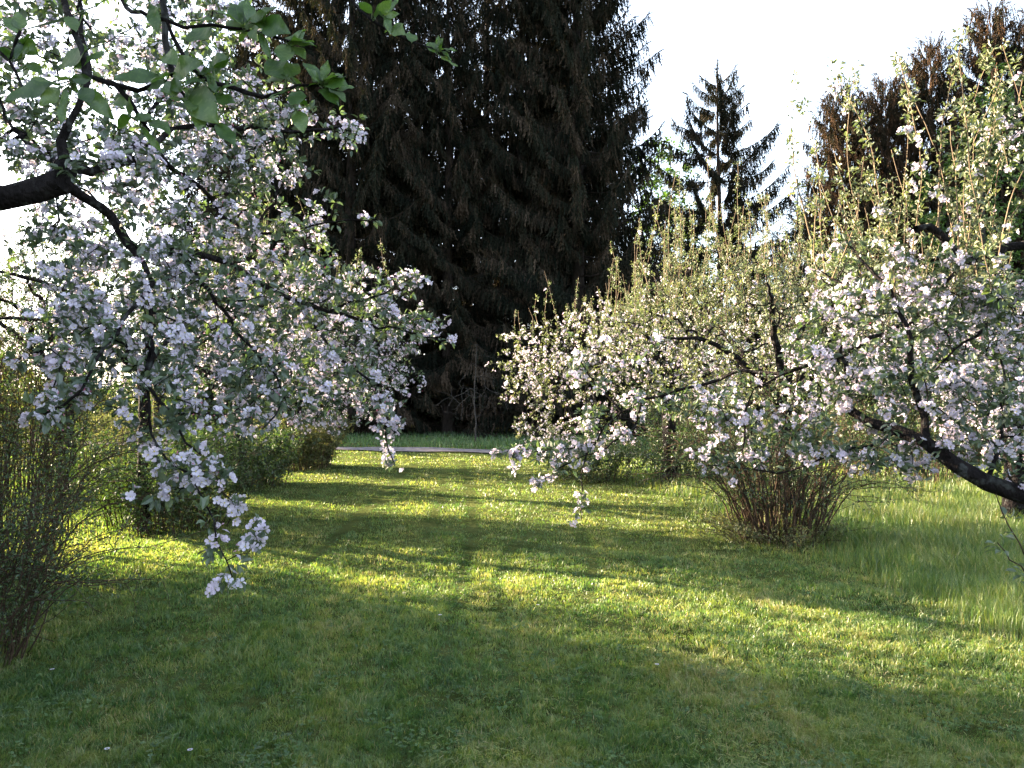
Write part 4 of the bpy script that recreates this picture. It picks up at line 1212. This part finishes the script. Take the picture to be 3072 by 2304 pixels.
def big_leaf(base, tip, wr, nrm, curl=0.1, fold=0.3, tint=0.5, parent=None, root_at=None):
    base, tip = np.asarray(base, float), np.asarray(tip, float)
    L = np.linalg.norm(tip - base)
    Xv = (tip - base) / L
    Yv = unit(np.cross(nrm, Xv)); Zv = np.cross(Xv, Yv)
    nu, nv = 27, 9
    V = []
    ph = rng.uniform(0, 6)
    for i in range(nu):
        u = i / (nu - 1)
        w = wr * 0.92 * (math.sin(math.pi * u ** 0.88) ** 0.80) * (1 - 0.25 * max(0, u - .6) / .4) if 0 < u < 1 else 0.0
        for j in range(nv):
            v = -1 + 2 * j / (nv - 1)
            serr = 1 + (0.05 * ((i + j) % 2) if abs(v) == 1 else 0)
            y = v * w * serr
            z = fold * abs(v) ** 1.3 * w + curl * (0.25 - (u - 0.5) ** 2) - curl * 0.25 + 0.035 * math.sin(u * 11 + ph + v) * abs(v) - 0.01 * math.cos(u * 40) * (abs(v) > .3) * w
            V.append(base + L * (Xv * u + Yv * y + Zv * z))
    T, A = [], []
    for i in range(nu - 1):
        for j in range(nv - 1):
            a, b_, c, d = i * nv + j, i * nv + j + 1, (i + 1) * nv + j + 1, (i + 1) * nv + j
            T += [(a, d, c), (a, c, b_)]
            jc = abs(j - (nv - 2) / 2); vein = 0.30 if jc < 1 and False else (0.22 if int(i - jc * 1.6) % 5 == 0 else 0.0)
            A += [min(1, tint + vein)] * 2
    mb = MB(); mb.add(V, T, np.array(A))
    if root_at is not None:                    # the stalk
        s_ = Skel(1); s_.add(np.asarray(root_at, float), -1, .0012); s_.add((root_at + base) / 2 + np.array([0, 0, -.002]), 0, .0011); s_.add(base, 1, .001); s_.add(base + (tip - base) * .12, 2, .0007)
        s_.finish(.0007); V2, T2 = s_.tubes(np.ones(4, bool), 5); mb.add(V2, T2, 0.95)
    o = mb.build('leaf', M_BIG_LEAF, parent, True)
    return o


toCam = unit(np.array([0.1, -0.6, 0.55]))
LV = [(55, 81, 4, 100, .27, 1), (60, 84, 27, 76, .16, 1), (88, 50, 58, 66, .42, 1), (72, 68, 106, 51, .20, 1), (158, 74, 113, 79, .26, 1), (80, 87, 114, 119, .26, 1), (66, 88, 60, 128, .14, 1), (82, 88, 92, 103, .4, 1),
      (60, 88, 40, 106, .33, 1), (186, 87, 218, 122, .32, 2), (217, 123, 235, 147, .26, 2), (140, 126, 164, 155, .13, 1), (163, 54, 178, 62, .45, 3), (170, 74, 200, 60, .3, 2), (187, 66, 216, 86, .32, 2), (150, 2, 158, 33, .2, 2),
      (68, 16, 76, 32, .4, 1), (165, 80, 148, 90, .35, 1), (245, 26, 214, 8, .26, 2), (246, 24, 230, 4, .3, 2), (250, 22, 248, 0, .3, 2), (254, 22, 274, 5, .33, 2), (262, 22, 288, 32, .34, 2), (244, 32, 226, 20, .32, 2),
      (214, 20, 196, 20, .34, 2), (258, 32, 272, 61, .14, 2), (208, 40, 192, 30, .4, 2), (288, 43, 305, 27, .36, 2), (290, 42, 316, 45, .22, 2), (286, 46, 283, 63, .42, 2), (292, 46, 306, 58, .38, 2), (286, 78, 267, 60, .36, 2), (287, 77, 298, 62, .42, 2),
      (322, 83, 303, 62, .38, 2), (323, 81, 328, 60, .3, 2), (324, 80, 343, 74, .3, 2), (324, 83, 347, 84, .3, 2), (320, 86, 339, 104, .30, 2), (330, 88, 346, 101, .3, 2), (296, 90, 308, 108, .34, 2), (318, 84, 306, 88, .3, 2),
      (297, 110, 304, 133, .36, 2), (300, 92, 292, 106, .4, 2), (130, 112, 118, 128, .2, 1), (128, 105, 112, 100, .3, 1), (188, 108, 176, 100, .3, 2), (192, 110, 206, 128, .25, 2), (200, 112, 198, 130, .4, 2), (212, 96, 236, 104, .25, 2), (216, 92, 232, 80, .3, 2),
      (182, 86, 160, 92, .4, 2), (176, 84, 174, 98, .4, 2), (214, 92, 210, 78, .36, 2), (198, 74, 220, 68, .24, 2), (205, 66, 190, 52, .3, 2), (209, 62, 228, 56, .26, 2),
      (20, 32, 2, 16, .32, 5), (20, 30, 18, 12, .4, 5), (18, 44, 0, 34, .32, 5), (20, 40, 38, 54, .3, 5), (18, 46, 16, 62, .36, 5), (14, 58, -4, 48, .3, 5), (28, 62, 42, 74, .3, 5), (30, 66, 20, 76, .4, 5),
      (372, 12, 358, 2, .35, 4), (378, 14, 392, 0, .3, 4), (384, 16, 400, 14, .24, 4), (392, 26, 404, 34, .36, 4), (386, 22, 376, 8, .3, 4), (396, 30, 404, 24, .3, 4), (412, 42, 410, 32, .36, 4), (436, 48, 444, 38, .38, 4), (440, 50, 452, 60, .36, 4), (438, 50, 430, 42, .3, 4), (446, 50, 458, 50, .16, 4),
      (86, 12, 78, 26, .3, 5), (124, 2, 132, -8, .3, 2), (134, 10, 144, 2, .34, 2), (96, 6, 110, -2, .3, 5)]
for (cx_, cy_, limb, cnt_) in [(70, 80, 1, 5), (166, 80, 1, 4), (250, 25, 2, 6), (288, 44, 2, 5), (290, 82, 2, 5), (326, 82, 2, 6), (205, 72, 2, 5), (215, 92, 2, 4), (20, 40, 5, 4), (12, 60, 5, 3), (380, 18, 4, 4), (440, 50, 4, 4), (140, 118, 1, 3), (190, 104, 2, 3)]:
    for q_ in range(cnt_):
        a_ = rng.uniform(0, 6.28); l_ = rng.uniform(12, 26)
        x_ = cx_ + rng.normal(0, 5); y_ = cy_ + rng.normal(0, 3)
        LV.append((x_, y_, x_ + l_ * math.cos(a_), y_ + l_ * math.sin(a_) * .9, rng.uniform(.14, .30), limb))
for k, (bx_, by_, tx, ty, wr, limb) in enumerate(LV):
    d0 = {3: 1.22, 4: 1.5, 5: 1.09}.get(limb, FD)
    q = rng.uniform(-1, 1)
    nb = P(bx_, by_, d0 - 0.003)
    nt2 = P(tx, ty, d0 + rng.uniform(-0.035, 0.03))
    nr = unit(np.array([rng.normal(0, .45), -0.75, rng.uniform(-0.1, 0.95)]))
    big_leaf(nb, nt2, min(wr * 0.92, .42), nr, curl=rng.uniform(-0.2, 0.4), fold=rng.uniform(0.05, 0.28), tint=rng.uniform(0.15, 0.85), parent=woods[limb], root_at=sk.pos[sk.nearest(nb, limb)].copy())

# unseen shrubs, added beyond the left edge to shade the near lawn
for k, (x, y, h, rad_) in enumerate([(-9.2, 7.1, 4.6, 1.8), (-7.0, 3.9, 5.8, 2.3), (-8.6, 0.5, 5.8, 2.5), (-9, -3.5, 5.6, 2.4)]):
    shrub('shade_shrub', (x, y, 0), 'tall dense shrub added for shade beyond the left edge, %s' % ['beside the thin stemmed shrub', 'level with the near shade', 'level with the viewer', 'behind the viewer'][k], 350 + k, 240, rad_, h, rbase=1.1, lean=.4, twigs=9,
          leaf=(0.07, 0.12), spacing=0.07, lper=(2, 4), group='tall shade shrubs added beyond the left edge', step=0.16, r0=0.014, leaf_from=0.03)

# small leafy twig at the lower right edge
shrub('apple_sprig', (1.72, 2.3, 0), 'small leafy sprig poking in at the lower right edge', 340, 1, .06, 1.13, rbase=.04, lean=.3, twigs=5, leaf=(0.025, 0.04), spacing=0.04, lper=(2, 3), mat=M_APPLE_LEAF, simple=False, step=0.05, r0=0.004, leaf_from=.86, cat='sprig', lean_to=np.array([-.2, 0, 0]), hmin=.95)
